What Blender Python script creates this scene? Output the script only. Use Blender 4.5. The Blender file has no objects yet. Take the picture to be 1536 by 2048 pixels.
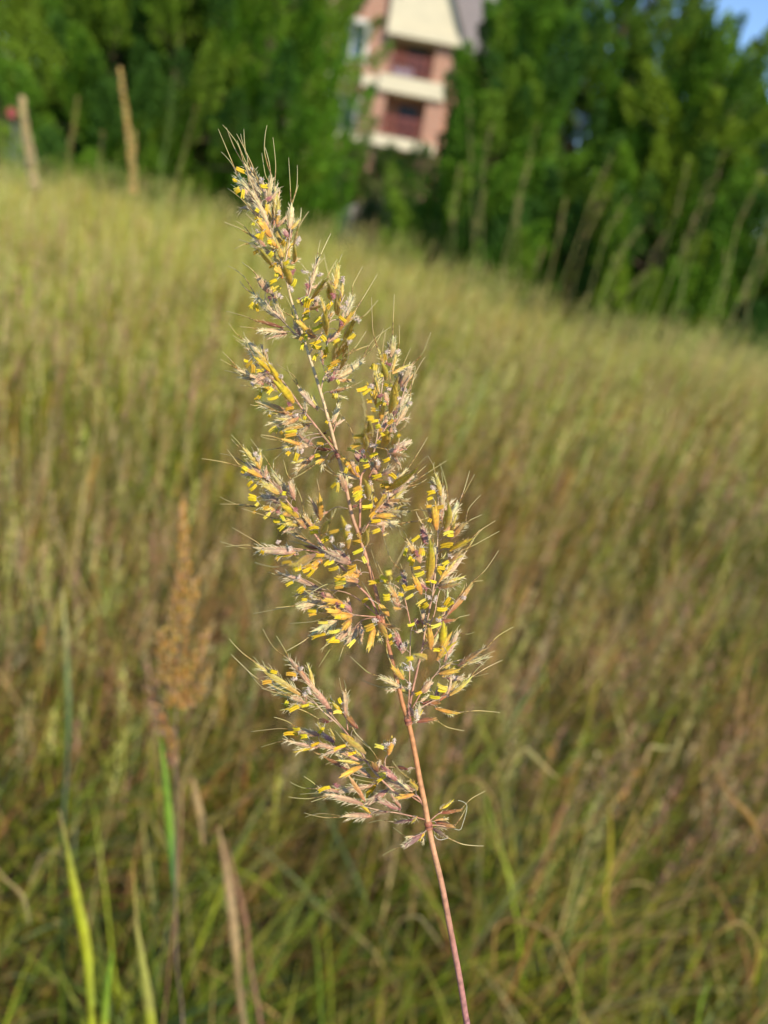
import bpy, math, random
import numpy as np
from mathutils import Vector, noise
random.seed(7); rng = np.random.default_rng(11)
sc = bpy.context.scene
col = sc.collection

# ------------------------------------------------------------------ camera
F, W2, H2 = 1479.0, 768.0, 1024.0
ROLL, PITCH = math.radians(11), math.radians(23.6)
CAM = np.array([0, 0, 1.42])
fw = np.array([0, math.cos(PITCH), -math.sin(PITCH)])
r0 = np.array([1.0, 0, 0]); u0 = np.cross(r0, fw)
RT = math.cos(ROLL) * r0 + math.sin(ROLL) * u0
UP = -math.sin(ROLL) * r0 + math.cos(ROLL) * u0
D = 0.17                                   # distance of the sharp plant
def P(px, py, z=D):                        # photo pixel + distance -> metres
    return CAM + (fw + RT * (px - W2) / F - UP * (py - H2) / F) * z
def atY(px, py, Y):
    d = fw + RT * (px - W2) / F - UP * (py - H2) / F
    return CAM + d * (Y / d[1])
from mathutils import Matrix
cam = bpy.data.cameras.new('camera'); co = bpy.data.objects.new('camera', cam); col.objects.link(co)
M = Matrix(((RT[0], UP[0], -fw[0], CAM[0]), (RT[1], UP[1], -fw[1], CAM[1]), (RT[2], UP[2], -fw[2], CAM[2]), (0, 0, 0, 1)))
co.matrix_world = M
cam.sensor_fit = 'VERTICAL'; cam.sensor_height = 36; cam.sensor_width = 27; cam.lens = 26
cam.clip_start = 0.01; cam.clip_end = 2000
cam.dof.use_dof = True; cam.dof.focus_distance = D + 0.001; cam.dof.aperture_fstop = 26 / 2.7
sc.camera = co

# ------------------------------------------------------------------ helpers
def tag(o, label=None, cat=None, group=None, kind=None):
    if label: o['label'] = label
    if cat: o['category'] = cat
    if group: o['group'] = group
    if kind: o['kind'] = kind
    return o
def empty(name, loc=(0, 0, 0)):
    o = bpy.data.objects.new(name, None); col.objects.link(o); o.location = loc
    o.empty_display_size = 0.02
    return o
def link(name, me, parent=None):
    o = bpy.data.objects.new(name, me); col.objects.link(o)
    if parent:
        o.parent = parent
        o.matrix_parent_inverse = Matrix.Translation(-Vector(parent.location))
    return o

class MB:
    """collects vertices (world metres), faces and a colour per vertex"""
    def __init__(s): s.v = []; s.f = []; s.c = []
    def add(s, vs, fs, cs):
        n = len(s.v); s.v += [tuple(map(float, p)) for p in vs]; s.f += [tuple(i + n for i in f) for f in fs]
        s.c += [tuple(c) for c in cs] if not isinstance(cs[0], (int, float)) else [tuple(cs)] * len(vs)
    def build(s, name, mat, parent=None, smooth=True):
        me = bpy.data.meshes.new(name); me.from_pydata(s.v, [], s.f)
        a = me.color_attributes.new('col', 'FLOAT_COLOR', 'POINT')
        a.data.foreach_set('color', np.array([(c[0], c[1], c[2], 1) for c in s.c], np.float32).ravel())
        me.materials.append(mat)
        if smooth: me.polygons.foreach_set('use_smooth', [True] * len(me.polygons))
        return link(name, me, parent)

def lerp(a, b, t): return tuple(a[i] + (b[i] - a[i]) * t for i in range(3))
def vary(c, k=.12):
    m = 1 + random.uniform(-k, k)
    return tuple(max(0, x * m * (1 + random.uniform(-k, k) * .5)) for x in c)
def frames(pts):
    pts = [np.array(p, float) for p in pts]; out = []
    for i, p in enumerate(pts):
        t = pts[min(i + 1, len(pts) - 1)] - pts[max(i - 1, 0)]
        t = t / (np.linalg.norm(t) + 1e-12)
        a = fw - t * (fw @ t)
        if np.linalg.norm(a) < 1e-3: a = UP - t * (UP @ t)
        a /= np.linalg.norm(a); b = np.cross(t, a); out.append((p, t, a, b))
    return out
def tube(mb, pts, rad, colr, n=6, flat=1.0, ridge=0.0):
    fr = frames(pts); vs = []; cs = []; fs = []; m = len(fr)
    for i, (p, t, a, b) in enumerate(fr):
        r = rad[i] if hasattr(rad, '__len__') else rad
        c = colr[i] if not isinstance(colr[0], (int, float)) else colr
        for k in range(n):
            th = 2 * math.pi * k / n; rr = r * (1 + (ridge if k % 2 else -ridge))
            vs.append(p + (b * math.cos(th) + a * math.sin(th) * flat) * rr); cs.append(c)
    for i in range(m - 1):
        for k in range(n):
            k2 = (k + 1) % n; fs.append((i * n + k, i * n + k2, (i + 1) * n + k2, (i + 1) * n + k))
    fs.append(tuple(range(n))[::-1]); fs.append(tuple((m - 1) * n + k for k in range(n)))
    mb.add(vs, fs, cs)
def smooth_pts(pts, per=4):
    pts = [np.array(p, float) for p in pts]; out = []
    for i in range(len(pts) - 1):
        p0 = pts[max(i - 1, 0)]; p1 = pts[i]; p2 = pts[i + 1]; p3 = pts[min(i + 2, len(pts) - 1)]
        for j in range(per):
            t = j / per
            out.append(.5 * ((2 * p1) + (-p0 + p2) * t + (2 * p0 - 5 * p1 + 4 * p2 - p3) * t * t + (-p0 + 3 * p1 - 3 * p2 + p3) * t ** 3))
    out.append(pts[-1]); return out

# ------------------------------------------------------------------ materials
def attr_mat(name, rough=.5, transl=.3, spec=.4, nscale=0, nstr=.15, sheen=0, coat=0):
    m = bpy.data.materials.new(name); m.use_nodes = True; nt = m.node_tree; N = nt.nodes; L = nt.links
    b = N['Principled BSDF']; out = N['Material Output']
    a = N.new('ShaderNodeAttribute'); a.attribute_name = 'col'
    src = a.outputs['Color']
    if nscale:
        tc = N.new('ShaderNodeNewGeometry'); nz = N.new('ShaderNodeTexNoise'); nz.inputs['Scale'].default_value = nscale
        nz.inputs['Detail'].default_value = 4
        mr = N.new('ShaderNodeMapRange'); mr.inputs['From Min'].default_value = .3; mr.inputs['From Max'].default_value = .7
        mr.inputs['To Min'].default_value = 1 - nstr; mr.inputs['To Max'].default_value = 1 + nstr
        mx = N.new('ShaderNodeMix'); mx.data_type = 'RGBA'; mx.blend_type = 'MULTIPLY'; mx.inputs[0].default_value = 1
        L.new(tc.outputs['Position'], nz.inputs['Vector']); L.new(nz.outputs['Fac'], mr.inputs['Value'])
        L.new(src, mx.inputs[6]); L.new(mr.outputs[0], mx.inputs[7]); src = mx.outputs[2]
    L.new(src, b.inputs['Base Color']); b.inputs['Roughness'].default_value = rough
    b.inputs['Specular IOR Level'].default_value = spec
    if coat: b.inputs['Coat Weight'].default_value = coat
    if sheen: b.inputs['Sheen Weight'].default_value = sheen
    if transl:
        t = N.new('ShaderNodeBsdfTranslucent'); ms = N.new('ShaderNodeMixShader'); ms.inputs[0].default_value = transl
        L.new(src, t.inputs['Color']); L.new(b.outputs[0], ms.inputs[1]); L.new(t.outputs[0], ms.inputs[2]); L.new(ms.outputs[0], out.inputs['Surface'])
    return m
def plain(name, c, rough=.8, nscale=0, nstr=.2, metal=0):
    m = bpy.data.materials.new(name); m.use_nodes = True; nt = m.node_tree; N = nt.nodes; L = nt.links
    b = N['Principled BSDF']; b.inputs['Base Color'].default_value = (*c, 1); b.inputs['Roughness'].default_value = rough; b.inputs['Metallic'].default_value = metal
    if nscale:
        g = N.new('ShaderNodeNewGeometry'); nz = N.new('ShaderNodeTexNoise'); nz.inputs['Scale'].default_value = nscale; nz.inputs['Detail'].default_value = 5
        r = N.new('ShaderNodeValToRGB'); r.color_ramp.elements[0].position = .3; r.color_ramp.elements[1].position = .7
        r.color_ramp.elements[0].color = (*[x * (1 - nstr) for x in c], 1); r.color_ramp.elements[1].color = (*[min(1, x * (1 + nstr)) for x in c], 1)
        L.new(g.outputs['Position'], nz.inputs['Vector']); L.new(nz.outputs['Fac'], r.inputs['Fac']); L.new(r.outputs['Color'], b.inputs['Base Color'])
    return m
M_sp = attr_mat('spikelet_chaff', .55, .14, .35, 1400, .22, .15)
M_anth = attr_mat('anther_pollen', .6, .08, .3, 2500, .15)
M_awn = attr_mat('awn_bristle', .3, 0, .8)
M_stem = attr_mat('stem_skin', .5, .0, .4, 700, .30)
M_blade = attr_mat('grass_blade', .5, .35, .35, 120, .22)
M_seed = attr_mat('seed_chaff', .7, .2, .2)
M_leaf = attr_mat('juniper_foliage', .6, .18, .25)
M_bark = plain('bark', (.10, .065, .04), .9, 8, .4)

# ------------------------------------------------------------------ traced panicle (zoom windows of the photograph: origin and scale)
REG = {'A': (430, 240, 6.144), 'B': (450, 440, 6.144), 'C': (590, 520, 6.144), 'D': (440, 640, 6.144), 'E': (660, 660, 6.144),
       'F': (440, 860, 6.144), 'G': (640, 860, 6.144), 'H': (420, 1000, 4.267), 'I': (700, 900, 4.096), 'J': (440, 1250, 2.743)}
SPK = """
A 545 900 365 560 80 c 95 60 140 90
A 460 960 280 690 80 c 40 110 75 390
A 600 1050 460 640 85 cp 315 170 355 110
A 650 960 690 710 70 c 640 65 615 335
A 740 1200 730 850 85 y 712 215
A 700 1250 580 900 90 y 265 170
A 640 1260 500 990 80 c
A 540 1200 415 1040 70 c 195 790
A 480 1010 340 860 70 cp
A 760 1260 770 1000 70 y
A 680 1420 540 1220 90 o
A 800 1520 720 1290 90 y
A 915 1310 935 1060 85 c 905 460 1010 555
A 930 1430 950 1200 60 cp 1025 800
A 890 1430 830 1350 70 m
A 970 1530 1020 1330 60 g 1060 1080
A 580 1130 450 900 80 cp
A 660 1130 560 760 80 cp
B 500 350 330 200 75 p 130 10
B 470 420 330 290 60 y 110 360
B 560 540 420 360 75 g 170 240
B 700 470 600 260 85 y
B 640 330 530 220 60 o
B 790 450 770 280 75 y
B 850 500 850 330 65 g
B 690 620 600 440 60 y
B 800 790 720 560 95 g
B 700 700 610 560 80 o
B 510 870 400 690 75 p 270 560 210 520
B 600 940 520 780 60 p
B 660 1190 380 930 95 c 180 750
B 720 1380 430 1360 60 c 180 1310
B 680 1320 400 1250 55 r 20 1120
B 1060 770 1130 480 85 c 1170 250 1180 420
B 1010 930 1050 720 80 p 1225 460
B 1080 950 1240 750 80 g 1380 480
B 1300 980 1250 780 75 g
B 1350 830 1375 560 90 y 1440 420
B 1430 950 1430 740 60 y
B 1220 1130 1170 970 60 y
B 1250 1390 1250 1130 85 g
B 1090 1410 850 1200 70 o
B 1040 1100 1170 1070 55 o
B 920 1400 850 1270 80 p 740 930
B 1390 1150 1380 950 85 g
B 1080 1430 1010 1330 60 r
B 1130 1080 1100 960 60 p
C 640 670 700 440 80 c 830 80
C 540 870 720 650 70 o 1010 180
C 600 990 740 750 90 g 790 760
C 520 1180 620 1000 100 g
C 470 1230 520 1040 90 g
C 590 1170 660 1010 60 g
C 410 1000 540 900 75 p
C 340 1270 310 1100 50 p
C 530 1440 810 1240 95 c 1180 820 1090 840
C 480 1400 580 1310 80 p
C 430 1480 480 1420 60 m
C 560 1330 640 1170 60 g 920 1050
E 750 310 770 100 85 c 790 -440
E 770 500 830 260 60 y 850 -60
E 660 440 590 250 50 y 510 -400
E 690 600 640 430 85 g
E 580 750 570 510 90 y
E 560 900 555 730 60 o
E 880 680 1010 430 90 cp 1240 30
E 850 640 870 520 60 p
E 800 960 830 640 90 g
E 740 1000 770 760 100 g
E 820 1150 970 870 70 c 1170 330
E 780 1060 950 790 70 cp 1060 560
E 650 1200 690 1060 60 p
E 620 1100 640 950 70 o
E 660 1430 690 1250 115 g
E 770 1390 830 1260 70 g 990 1010
E 480 1350 470 1120 60 g
E 440 1470 440 1240 60 g 400 900 430 990
E 830 1440 980 1360 80 cp
E 790 1500 850 1400 70 p
E 40 1120 100 920 70 c 110 800 150 820
E 20 760 230 700 50 oc 400 620
E 740 1250 790 1170 70 p
E 700 900 690 760 60 p
D 520 470 310 260 90 c 110 40
D 600 560 420 330 90 y 160 190
D 470 500 350 380 60 c 190 240
D 760 830 600 560 75 g
D 600 620 430 470 60 g
D 890 1000 690 780 110 g
D 680 750 540 640 80 p
D 640 780 470 660 95 cp
D 460 720 220 600 60 cp 0 480 30 390
D 520 790 400 740 60 p 60 620
D 640 860 420 820 55 y 250 800
D 1160 1060 980 840 80 cp 820 560 700 545
D 850 1160 500 1030 90 oc 370 1040
D 860 1150 580 1110 70 y
D 950 1200 790 1270 80 oc
D 1020 1300 730 1340 80 y
D 870 1220 740 1200 60 p
D 1090 1300 960 1400 60 cp
D 1060 1530 820 1480 50 o 500 1430
D 1060 1110 1040 1010 40 c
D 1290 1390 1200 1410 30 r 1060 1380
D 1370 1500 1340 1430 30 r
F 1070 190 790 210 100 c 560 250
F 960 180 770 120 55 o 500 60
F 1140 320 940 490 70 oc
F 1340 240 1150 210 50 r
F 1300 340 1190 410 60 o 880 600 860 545
F 480 460 290 240 85 y 140 110 140 60
F 480 540 330 420 80 cp 0 290
F 600 600 480 490 90 p
F 500 570 320 470 70 o 90 240
F 540 650 370 560 60 y
F 720 780 540 650 90 y
F 800 740 650 500 80 c 655 370
F 910 830 870 620 80 p 780 370
F 770 780 640 650 70 p
F 740 890 520 820 90 p
F 950 1060 770 900 90 g
F 650 970 510 950 70 y 0 910 0 820
F 860 1050 780 1020 60 o
F 960 1160 740 1110 90 y
F 1040 1200 920 1080 70 oc
F 1140 1190 1040 1050 60 oc 1000 990 930 690
F 1230 1090 1220 820 80 o 1190 600
F 1310 1010 1200 1040 50 p
F 1130 1400 800 1200 40 yr
F 880 1490 480 1450 115 cp 0 1370 70 1430
F 900 1530 600 1500 70 cp
F 1220 1450 1050 1420 50 r 840 1360
F 1536 700 1460 580 90 p 1300 400 1250 450
G 500 380 450 270 90 m
G 470 560 280 330 90 o
G 440 530 400 380 60 p
G 1000 240 860 250 60 cp
G 860 300 1050 330 70 oc
G 720 480 700 350 90 p
G 760 550 900 460 70 cp
G 690 540 630 440 70 p
G 690 610 830 630 45 o
G 840 720 1150 500 80 g 1320 320
G 940 620 1070 490 50 c 1320 90
G 900 700 1150 580 90 cp 1300 440
G 860 830 1060 700 90 cp 1310 600
G 850 800 1000 800 90 c 1180 690
G 850 870 1080 880 50 oc
G 740 940 940 880 90 p
G 640 1020 800 820 70 o
G 840 1010 1050 1020 60 c 1320 1000
G 720 1000 860 960 80 p
G 700 1060 900 1060 80 o
G 720 1160 950 1150 80 c 1100 1130
G 770 1250 770 1150 50 p
G 590 830 550 640 90 g
G 620 640 590 800 60 p
G 310 740 240 570 90 p
G 330 680 400 650 30 c
G 340 1430 270 1110 95 g
G 20 1280 130 1130 70 g 150 990 200 960
G 560 1420 600 1230 90 g
G 500 1340 470 1270 60 o
G 400 950 470 930 50 r 220 970
H 1180 530 950 430 90 cp
H 880 470 700 540 70 gp
H 950 520 860 590 70 o
H 920 750 620 640 45 cp 500 615
H 1260 640 1100 650 80 o
H 1250 700 1130 700 90 oc
H 930 860 760 900 60 c 560 920
H 1040 830 950 800 50 p
H 1120 880 980 860 60 o
H 1200 950 1130 880 60 m
H 1110 950 1000 930 60 o
H 1200 990 1060 980 70 o
H 1000 940 850 900 60 y 370 970
H 1070 1030 880 1140 60 c
H 1200 1020 1130 1100 60 o
H 1270 1080 1160 1210 80 cp
H 1190 1100 1090 1180 60 p 940 1280
H 1400 1100 1360 1270 60 o
H 1440 1060 1500 1170 60 o
H 1520 980 1450 900 50 o
I 740 360 700 210 50 y 640 50 690 100
I 760 480 765 320 50 c 750 180
I 710 640 700 450 70 o
I 780 640 800 460 60 g
I 750 560 730 460 50 p
I 790 620 890 440 60 c 1020 200 980 170
I 830 720 940 610 60 oc 1070 370 1080 530
I 830 820 980 740 50 g 1190 580
I 770 930 900 830 60 oc
I 780 1040 930 850 45 cp 1060 650
I 740 1070 860 920 40 y
I 740 1130 890 1100 45 oc
I 570 910 480 750 50 oc 430 650 390 610
I 620 760 600 620 60 rp 540 500 560 540
I 640 1050 650 780 70 g
I 690 960 690 790 40 c
I 690 1080 660 950 70 p
I 460 1110 430 1000 40 m 410 930
I 580 1170 520 1050 60 o
I 400 1260 320 1100 60 oc 220 910
I 620 1130 560 1090 40 p
I 410 1300 360 1290 35 o
I 310 1080 340 1000 50 g
I 810 1330 990 1090 60 or 1090 1070
I 600 1420 600 1320 50 p
I 750 1410 850 1400 40 r 980 1350
I 410 1630 370 1500 60 m 310 1420
I 660 1620 640 1450 60 o
I 750 1590 760 1430 70 g
I 720 1710 820 1520 60 o 900 1430
I 790 1700 890 1500 60 cp 1020 1490
I 620 1710 530 1680 50 g
I 900 1760 1100 1640 45 oc 1340 1450
I 740 1830 880 1800 50 o 1000 1700
I 810 1870 930 1860 50 p
I 830 2000 980 1870 45 y 1250 1720
I 740 2040 860 1900 60 or
I 590 1980 660 1890 60 p
I 430 1870 350 1770 50 o
I 490 1990 380 1940 40 y
I 420 1940 260 1860 45 c 0 1690
I 540 1490 610 1470 25 c
J 440 380 210 215 35 y 50 75
J 450 420 280 330 30 c 60 160
J 430 400 300 370 25 y 150 250
J 500 340 380 190 35 p 235 20 310 60
J 605 470 490 330 42 p
J 470 430 400 390 30 p
J 690 500 690 370 35 cp 655 290 680 300
J 750 560 700 500 30 r 830 680
J 540 600 440 580 38 p 170 585
J 590 530 545 515 30 r
J 520 670 370 630 22 cp 225 670
J 630 680 500 650 30 p
J 620 640 560 600 30 m
J 740 650 670 600 28 g
J 790 700 680 620 38 yo
J 770 740 660 690 30 p
J 690 790 540 710 22 r
J 770 780 670 830 35 o
J 820 830 760 780 30 p
J 860 800 835 755 38 r
J 925 705 940 620 38 o
J 820 880 640 910 40 cp
J 640 915 540 900 30 p 460 830 385 860
J 770 980 600 935 35 p 500 970
J 910 910 800 980 38 p
J 980 1010 880 960 30 m
J 820 1050 690 1050 35 p 460 1030 465 1055
J 910 1025 830 1030 20 p
J 1045 1070 950 1080 25 rp
J 1055 930 970 945 30 o
J 1050 900 930 870 40 p
J 1080 900 1050 850 32 g
J 970 850 890 780 40 m
J 1020 790 960 780 25 r
J 1100 1150 1010 1210 35 rp 890 1265
J 1125 1130 1115 1200 12 c
J 1060 1160 1020 1165 14 c 950 1110
J 1210 1030 1320 1010 25 r
J 1190 1090 1280 1110 35 r 1350 1000
J 1170 1120 1235 1160 25 rp
J 1090 530 1180 520 35 r 1340 580
J 1075 530 1090 440 28 c
J 1190 460 1300 480 25 o 1536 480
J 1120 430 1200 430 35 r
"""
ANT = """
A 255 590 375 645|555 810 650 810|215 740 270 745|300 835 230 870|350 850 330 970|310 860 250 900|490 1200 570 1240|490 1250 470 1300|540 1130 495 1090|600 1360 550 1470|550 1400 500 1440|700 1500 640 1490|860 1480 820 1530
B 440 180 380 220|470 140 430 250|415 380 345 410|640 545 540 570|790 510 710 530|745 575 860 570|590 390 545 460|740 260 710 320|520 250 590 300|625 700 640 650|640 730 540 770|690 820 575 860|555 800 575 860|870 720 820 820|350 1010 290 1080|380 1030 400 1130|330 1040 350 1100|880 1000 920 1000|1030 950 940 1010|1010 960 970 1080|1045 970 1020 1090|1040 1110 950 1170|1040 1190 950 1230|1180 1190 1090 1260|1150 1270 1275 1280|1190 1290 1070 1350|1320 1010 1240 1080|1290 1040 1260 1110|1300 800 1340 860|1400 1180 1490 1260
C 130 890 60 1000|105 1010 75 1110|130 910 120 1000|320 990 190 1060|330 1080 210 1040|320 930 380 1000|390 1060 400 1150|370 1100 355 1220|560 1230 430 1280|520 1270 390 1330|560 990 460 1040|550 970 470 1010|740 910 640 990|270 1150 230 1240|510 1470 540 1530|1090 1150 1110 1240|970 1270 920 1340|990 1280 970 1360|1130 1385 1030 1420
E 650 290 680 380|460 700 320 735|500 720 400 805|520 880 450 885|650 880 555 945|680 890 660 960|660 670 720 690|770 670 720 685|560 990 500 980|540 1080 450 1090|600 1110 500 1130|620 1170 560 1200|620 1200 610 1250|780 1100 710 1165|800 880 820 920|420 1295 280 1330|380 1400 250 1450|310 1495 200 1465|690 1270 620 1290|830 1280 860 1310|600 1350 590 1400|50 780 40 840|80 780 70 830
D 350 510 290 490|400 510 310 580|400 540 400 660|425 560 380 640|540 620 440 620|610 830 520 870|650 840 590 920|630 820 560 900|720 940 580 980|510 890 430 990|910 1075 795 1095|700 1310 600 1390|715 1330 680 1390|770 1370 740 1400|950 1360 790 1380|940 1400 790 1430|610 1160 600 1190|1050 1180 1030 1230|1320 1240 1300 1270
F 860 270 820 310|945 280 915 390|965 290 940 380|1230 310 1160 330|1275 175 1185 170|310 450 260 530|340 500 270 450|400 630 345 700|450 670 365 750|380 530 340 600|450 835 340 810|450 860 345 840|470 890 430 930|440 990 410 1030|620 1010 530 1090|610 940 520 960|740 1120 645 1110|800 1160 715 1230|760 780 810 790|740 1040 790 1110|1220 1200 1090 1230|1210 1250 1100 1280|1430 650 1370 720|1450 640 1435 770
G 590 375 480 380|610 430 530 460|710 280 610 340|860 345 770 385|760 550 640 595|940 600 855 520|870 670 730 685|870 695 750 700|330 460 300 530|450 440 480 520|510 700 400 740|520 720 400 790|520 750 400 830|520 800 420 870|650 920 510 930|650 940 520 950|670 830 690 890|680 1010 610 1080|750 1110 620 1120|740 1220 635 1260|240 1230 110 1270|110 1310 10 1370|510 1360 400 1400|530 1460 400 1520|800 800 770 830
H 620 470 570 520|450 430 440 460|700 530 610 540|780 560 700 580|780 580 720 600|870 550 770 610|870 580 790 620|890 590 830 660|710 700 650 740|800 740 745 790|810 750 755 790|1020 520 970 560|1060 520 990 545|1100 570 1010 600|1250 560 1170 570|1250 580 1170 620|1160 675 1060 690|1160 700 1060 712|1140 740 1060 750|1350 840 1300 880|1450 690 1350 710|1450 640 1510 690|1110 900 1150 910|910 950 830 950|910 970 840 990|1010 1045 920 1035|990 1140 860 1165|1110 1110 1010 1130|1070 1170 990 1200|1110 1205 1000 1215|1240 1190 1180 1260|1120 1000 1060 1000|1400 1060 1320 1100|830 850 780 850|980 470 900 470|1300 480 1330 540
I 700 340 630 360|680 390 630 410|670 460 620 460|770 460 700 465|660 560 645 600|850 670 760 690|850 700 790 700|850 770 735 785|850 795 750 800|570 700 500 750|465 800 445 870|500 870 475 920|520 890 500 955|580 800 575 860|590 800 600 870|580 960 520 980|610 1000 525 1020|810 910 760 950|780 970 710 970|720 980 755 1020|420 1035 385 1080|710 1085 615 1070|430 1100 450 1150|530 1120 440 1150|520 1180 450 1220|330 1190 270 1200|330 1215 270 1220|240 1080 160 1090|250 1030 300 1080|340 1000 290 1010|440 1190 390 1180|620 1220 550 1280|640 1250 560 1285|640 1260 600 1300|820 1205 780 1280|850 1245 790 1285|800 1300 710 1290|530 1420 470 1440|750 1420 660 1450|740 1640 680 1630|340 1510 310 1530|350 1570 320 1590|520 1700 460 1720|590 1980 530 2000|800 1950 710 1920|800 1965 715 1945|790 1970 715 1965|740 2030 650 2010|200 1440 120 1470
J 285 310 230 322|420 275 360 275|435 445 380 480|425 440 390 465|370 415 355 440|490 435 445 450|315 262 275 248|665 430 650 400|670 480 620 480|430 600 345 595|440 570 400 575|480 610 440 610|570 560 545 600|545 640 500 670|690 660 620 680|750 695 700 705|900 675 845 665|910 830 860 860|910 815 870 820|605 888 535 910
"""
STG = """
A 550 780 580 720 w|690 940 640 980 m|800 1110 780 1160 w|500 1340 545 1395 w|1040 1430 1010 1500 w|440 640 455 600 w
B 920 210 880 300 w|860 600 820 660 m|930 620 1020 650 w|1130 690 1190 660 w|1330 900 1330 960 m|1440 1050 1480 1100 w|790 800 830 870 w|1420 1240 1440 1290 m|1100 950 1140 970 w|1000 780 1020 830 m|1440 760 1450 700 w|650 900 690 950 w|530 940 560 970 m|900 960 950 1040 m
C 740 720 790 750 w|700 990 660 1010 w|440 390 490 470 m|550 560 600 590 w|640 500 630 540 w|590 210 590 270 w|430 1480 470 1440 m
E 590 830 640 800 m|680 410 760 430 m|670 270 720 275 w|860 240 820 270 w|860 520 900 530 w|870 720 930 740 w|780 1040 810 1000 m|960 890 990 900 w|480 680 520 690 w|560 1430 500 1410 w|690 720 740 720 w|820 820 850 840 w|350 1490 410 1480 m|770 1190 810 1240 w
D 540 400 580 365 w|640 570 600 540 w|770 710 740 690 w|830 1010 860 1040 m|540 660 590 630 m|900 1180 950 1170 w|380 760 410 790 w|960 1410 1000 1480 w|560 720 620 740 w
F 420 320 440 280 w|460 380 490 320 w|540 500 575 530 m|570 770 620 810 w|700 990 730 1010 m|820 690 850 700 w|980 280 1010 250 w|920 950 930 990 m|700 1400 720 1370 w|850 1430 870 1470 w|610 560 590 600 w
G 650 180 700 200 w|710 360 720 420 w|600 620 630 660 w|860 580 870 640 w|560 790 570 830 w|380 1270 360 1340 w|150 1290 150 1370 w|370 1170 340 1220 w|520 240 530 270 w|560 320 530 330 m|390 670 360 690 w|860 770 840 820 w|1370 690 1400 720 w
H 950 790 990 840 m|1080 870 1090 920 m|1380 1020 1430 1030 w|770 630 760 670 w|870 790 860 830 w|1190 210 1170 250 w|1200 280 1190 330 w|940 520 900 560 w|1120 400 1130 380 w|1290 1140 1300 1110 w
I 660 290 690 320 w|800 850 840 880 w|570 1100 630 1140 m|640 1190 650 1220 w|710 1190 690 1250 w|530 1380 560 1420 m|600 1400 630 1420 w|700 1380 740 1400 w|415 1620 450 1590 w|910 1200 945 1215 w|780 1070 800 1080 w|590 650 600 700 m|540 820 560 870 m|400 1590 380 1540 m|870 1880 830 1850 w
J 440 250 450 230 w|455 390 470 375 w|415 560 440 580 w|620 870 650 885 m|895 660 930 650 w|960 620 950 650 w|1040 310 1040 350 w|1010 230 1060 240 w|500 380 480 340 w|390 300 420 290 w|1080 460 1085 520 w|880 770 940 810 m
"""
AXIS = [(488, 325), (502, 365), (515, 400), (545, 470), (568, 540), (582, 598), (596, 640), (616, 704), (640, 780), (660, 850), (675, 908), (690, 965), (704, 1030), (718, 1070), (731, 1110), (747, 1165), (762, 1225), (773, 1275), (784, 1320), (796, 1368), (806, 1410), (816, 1440), (827, 1490), (838, 1550), (849, 1605), (857, 1650), (867, 1700), (884, 1770), (903, 1870), (920, 1960), (934, 2048), (950, 2140)]
BR = [
 [(675, 910), (658, 886), (627, 847), (603, 816), (583, 786), (565, 762), (545, 742), (520, 712), (500, 688)],
 [(719, 1072), (720, 1015), (722, 958), (730, 940), (744, 915), (753, 880), (758, 840), (762, 790), (768, 740), (778, 700)],
 [(721, 1075), (738, 1045), (760, 1015), (785, 985), (812, 962)],
 [(738, 955), (752, 930), (775, 915), (800, 895)],
 [(752, 885), (775, 850), (795, 820), (812, 770), (825, 735)],
 [(757, 1232), (740, 1195), (708, 1164), (690, 1140), (678, 1127), (655, 1108), (630, 1092), (600, 1078), (570, 1060)],
 [(690, 1140), (660, 1110), (635, 1075), (603, 1036), (578, 1006), (560, 983), (535, 958), (512, 935)],
 [(650, 1108), (600, 1098), (560, 1098), (525, 1096)],
 [(757, 1234), (725, 1205), (690, 1185), (640, 1178), (590, 1160)],
 [(757, 1234), (735, 1232), (705, 1228), (680, 1215), (640, 1210)],
 [(757, 1234), (725, 1240), (700, 1262), (670, 1270)],
 [(817, 1434), (822, 1395), (837, 1327), (844, 1298), (851, 1261), (859, 1217), (868, 1168), (873, 1120), (876, 1076), (878, 1022), (872, 965)],
 [(816, 1434), (818, 1380), (820, 1315), (822, 1261), (836, 1237)],
 [(858, 1217), (870, 1180), (890, 1140), (915, 1105)],
 [(822, 1255), (815, 1220), (805, 1185), (790, 1170)],
 [(845, 1290), (870, 1270), (900, 1220), (930, 1185)],
 [(818, 1430), (845, 1380), (870, 1350), (890, 1330), (925, 1318)],
 [(818, 1434), (850, 1410), (890, 1390), (920, 1370)],
 [(852, 1260), (868, 1230), (880, 1180), (905, 1150)],
 [(616, 700), (590, 670), (565, 640), (545, 622), (530, 600)],
 [(618, 708), (640, 670), (660, 640), (680, 610), (690, 590)],
 [(600, 655), (615, 600), (625, 560), (632, 520)],
 [(650, 660), (665, 640), (700, 640), (712, 620)],
 [(568, 545), (575, 500), (582, 460), (580, 440)],
 [(641, 790), (646, 760), (655, 745), (675, 735), (700, 730)],
 [(665, 868), (672, 845), (668, 830)],
 [(854, 1628), (835, 1592), (800, 1590), (775, 1570), (743, 1538), (720, 1500), (700, 1475), (672, 1445), (644, 1421), (620, 1394), (580, 1368)],
 [(705, 1480), (685, 1455), (655, 1420), (625, 1380), (600, 1345)],
 [(855, 1640), (820, 1632), (790, 1625), (768, 1622), (735, 1615), (690, 1600)],
 [(850, 1610), (820, 1590), (800, 1570), (770, 1560), (735, 1555)],
 [(735, 1525), (700, 1500), (660, 1492), (600, 1480)],
 [(696, 1460), (692, 1435), (691, 1420)],
 [(770, 1540), (770, 1520), (776, 1507)],
 [(856, 1645), (875, 1628), (890, 1624), (920, 1620)],
 [(856, 1650), (880, 1650), (900, 1655)],
]
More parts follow.
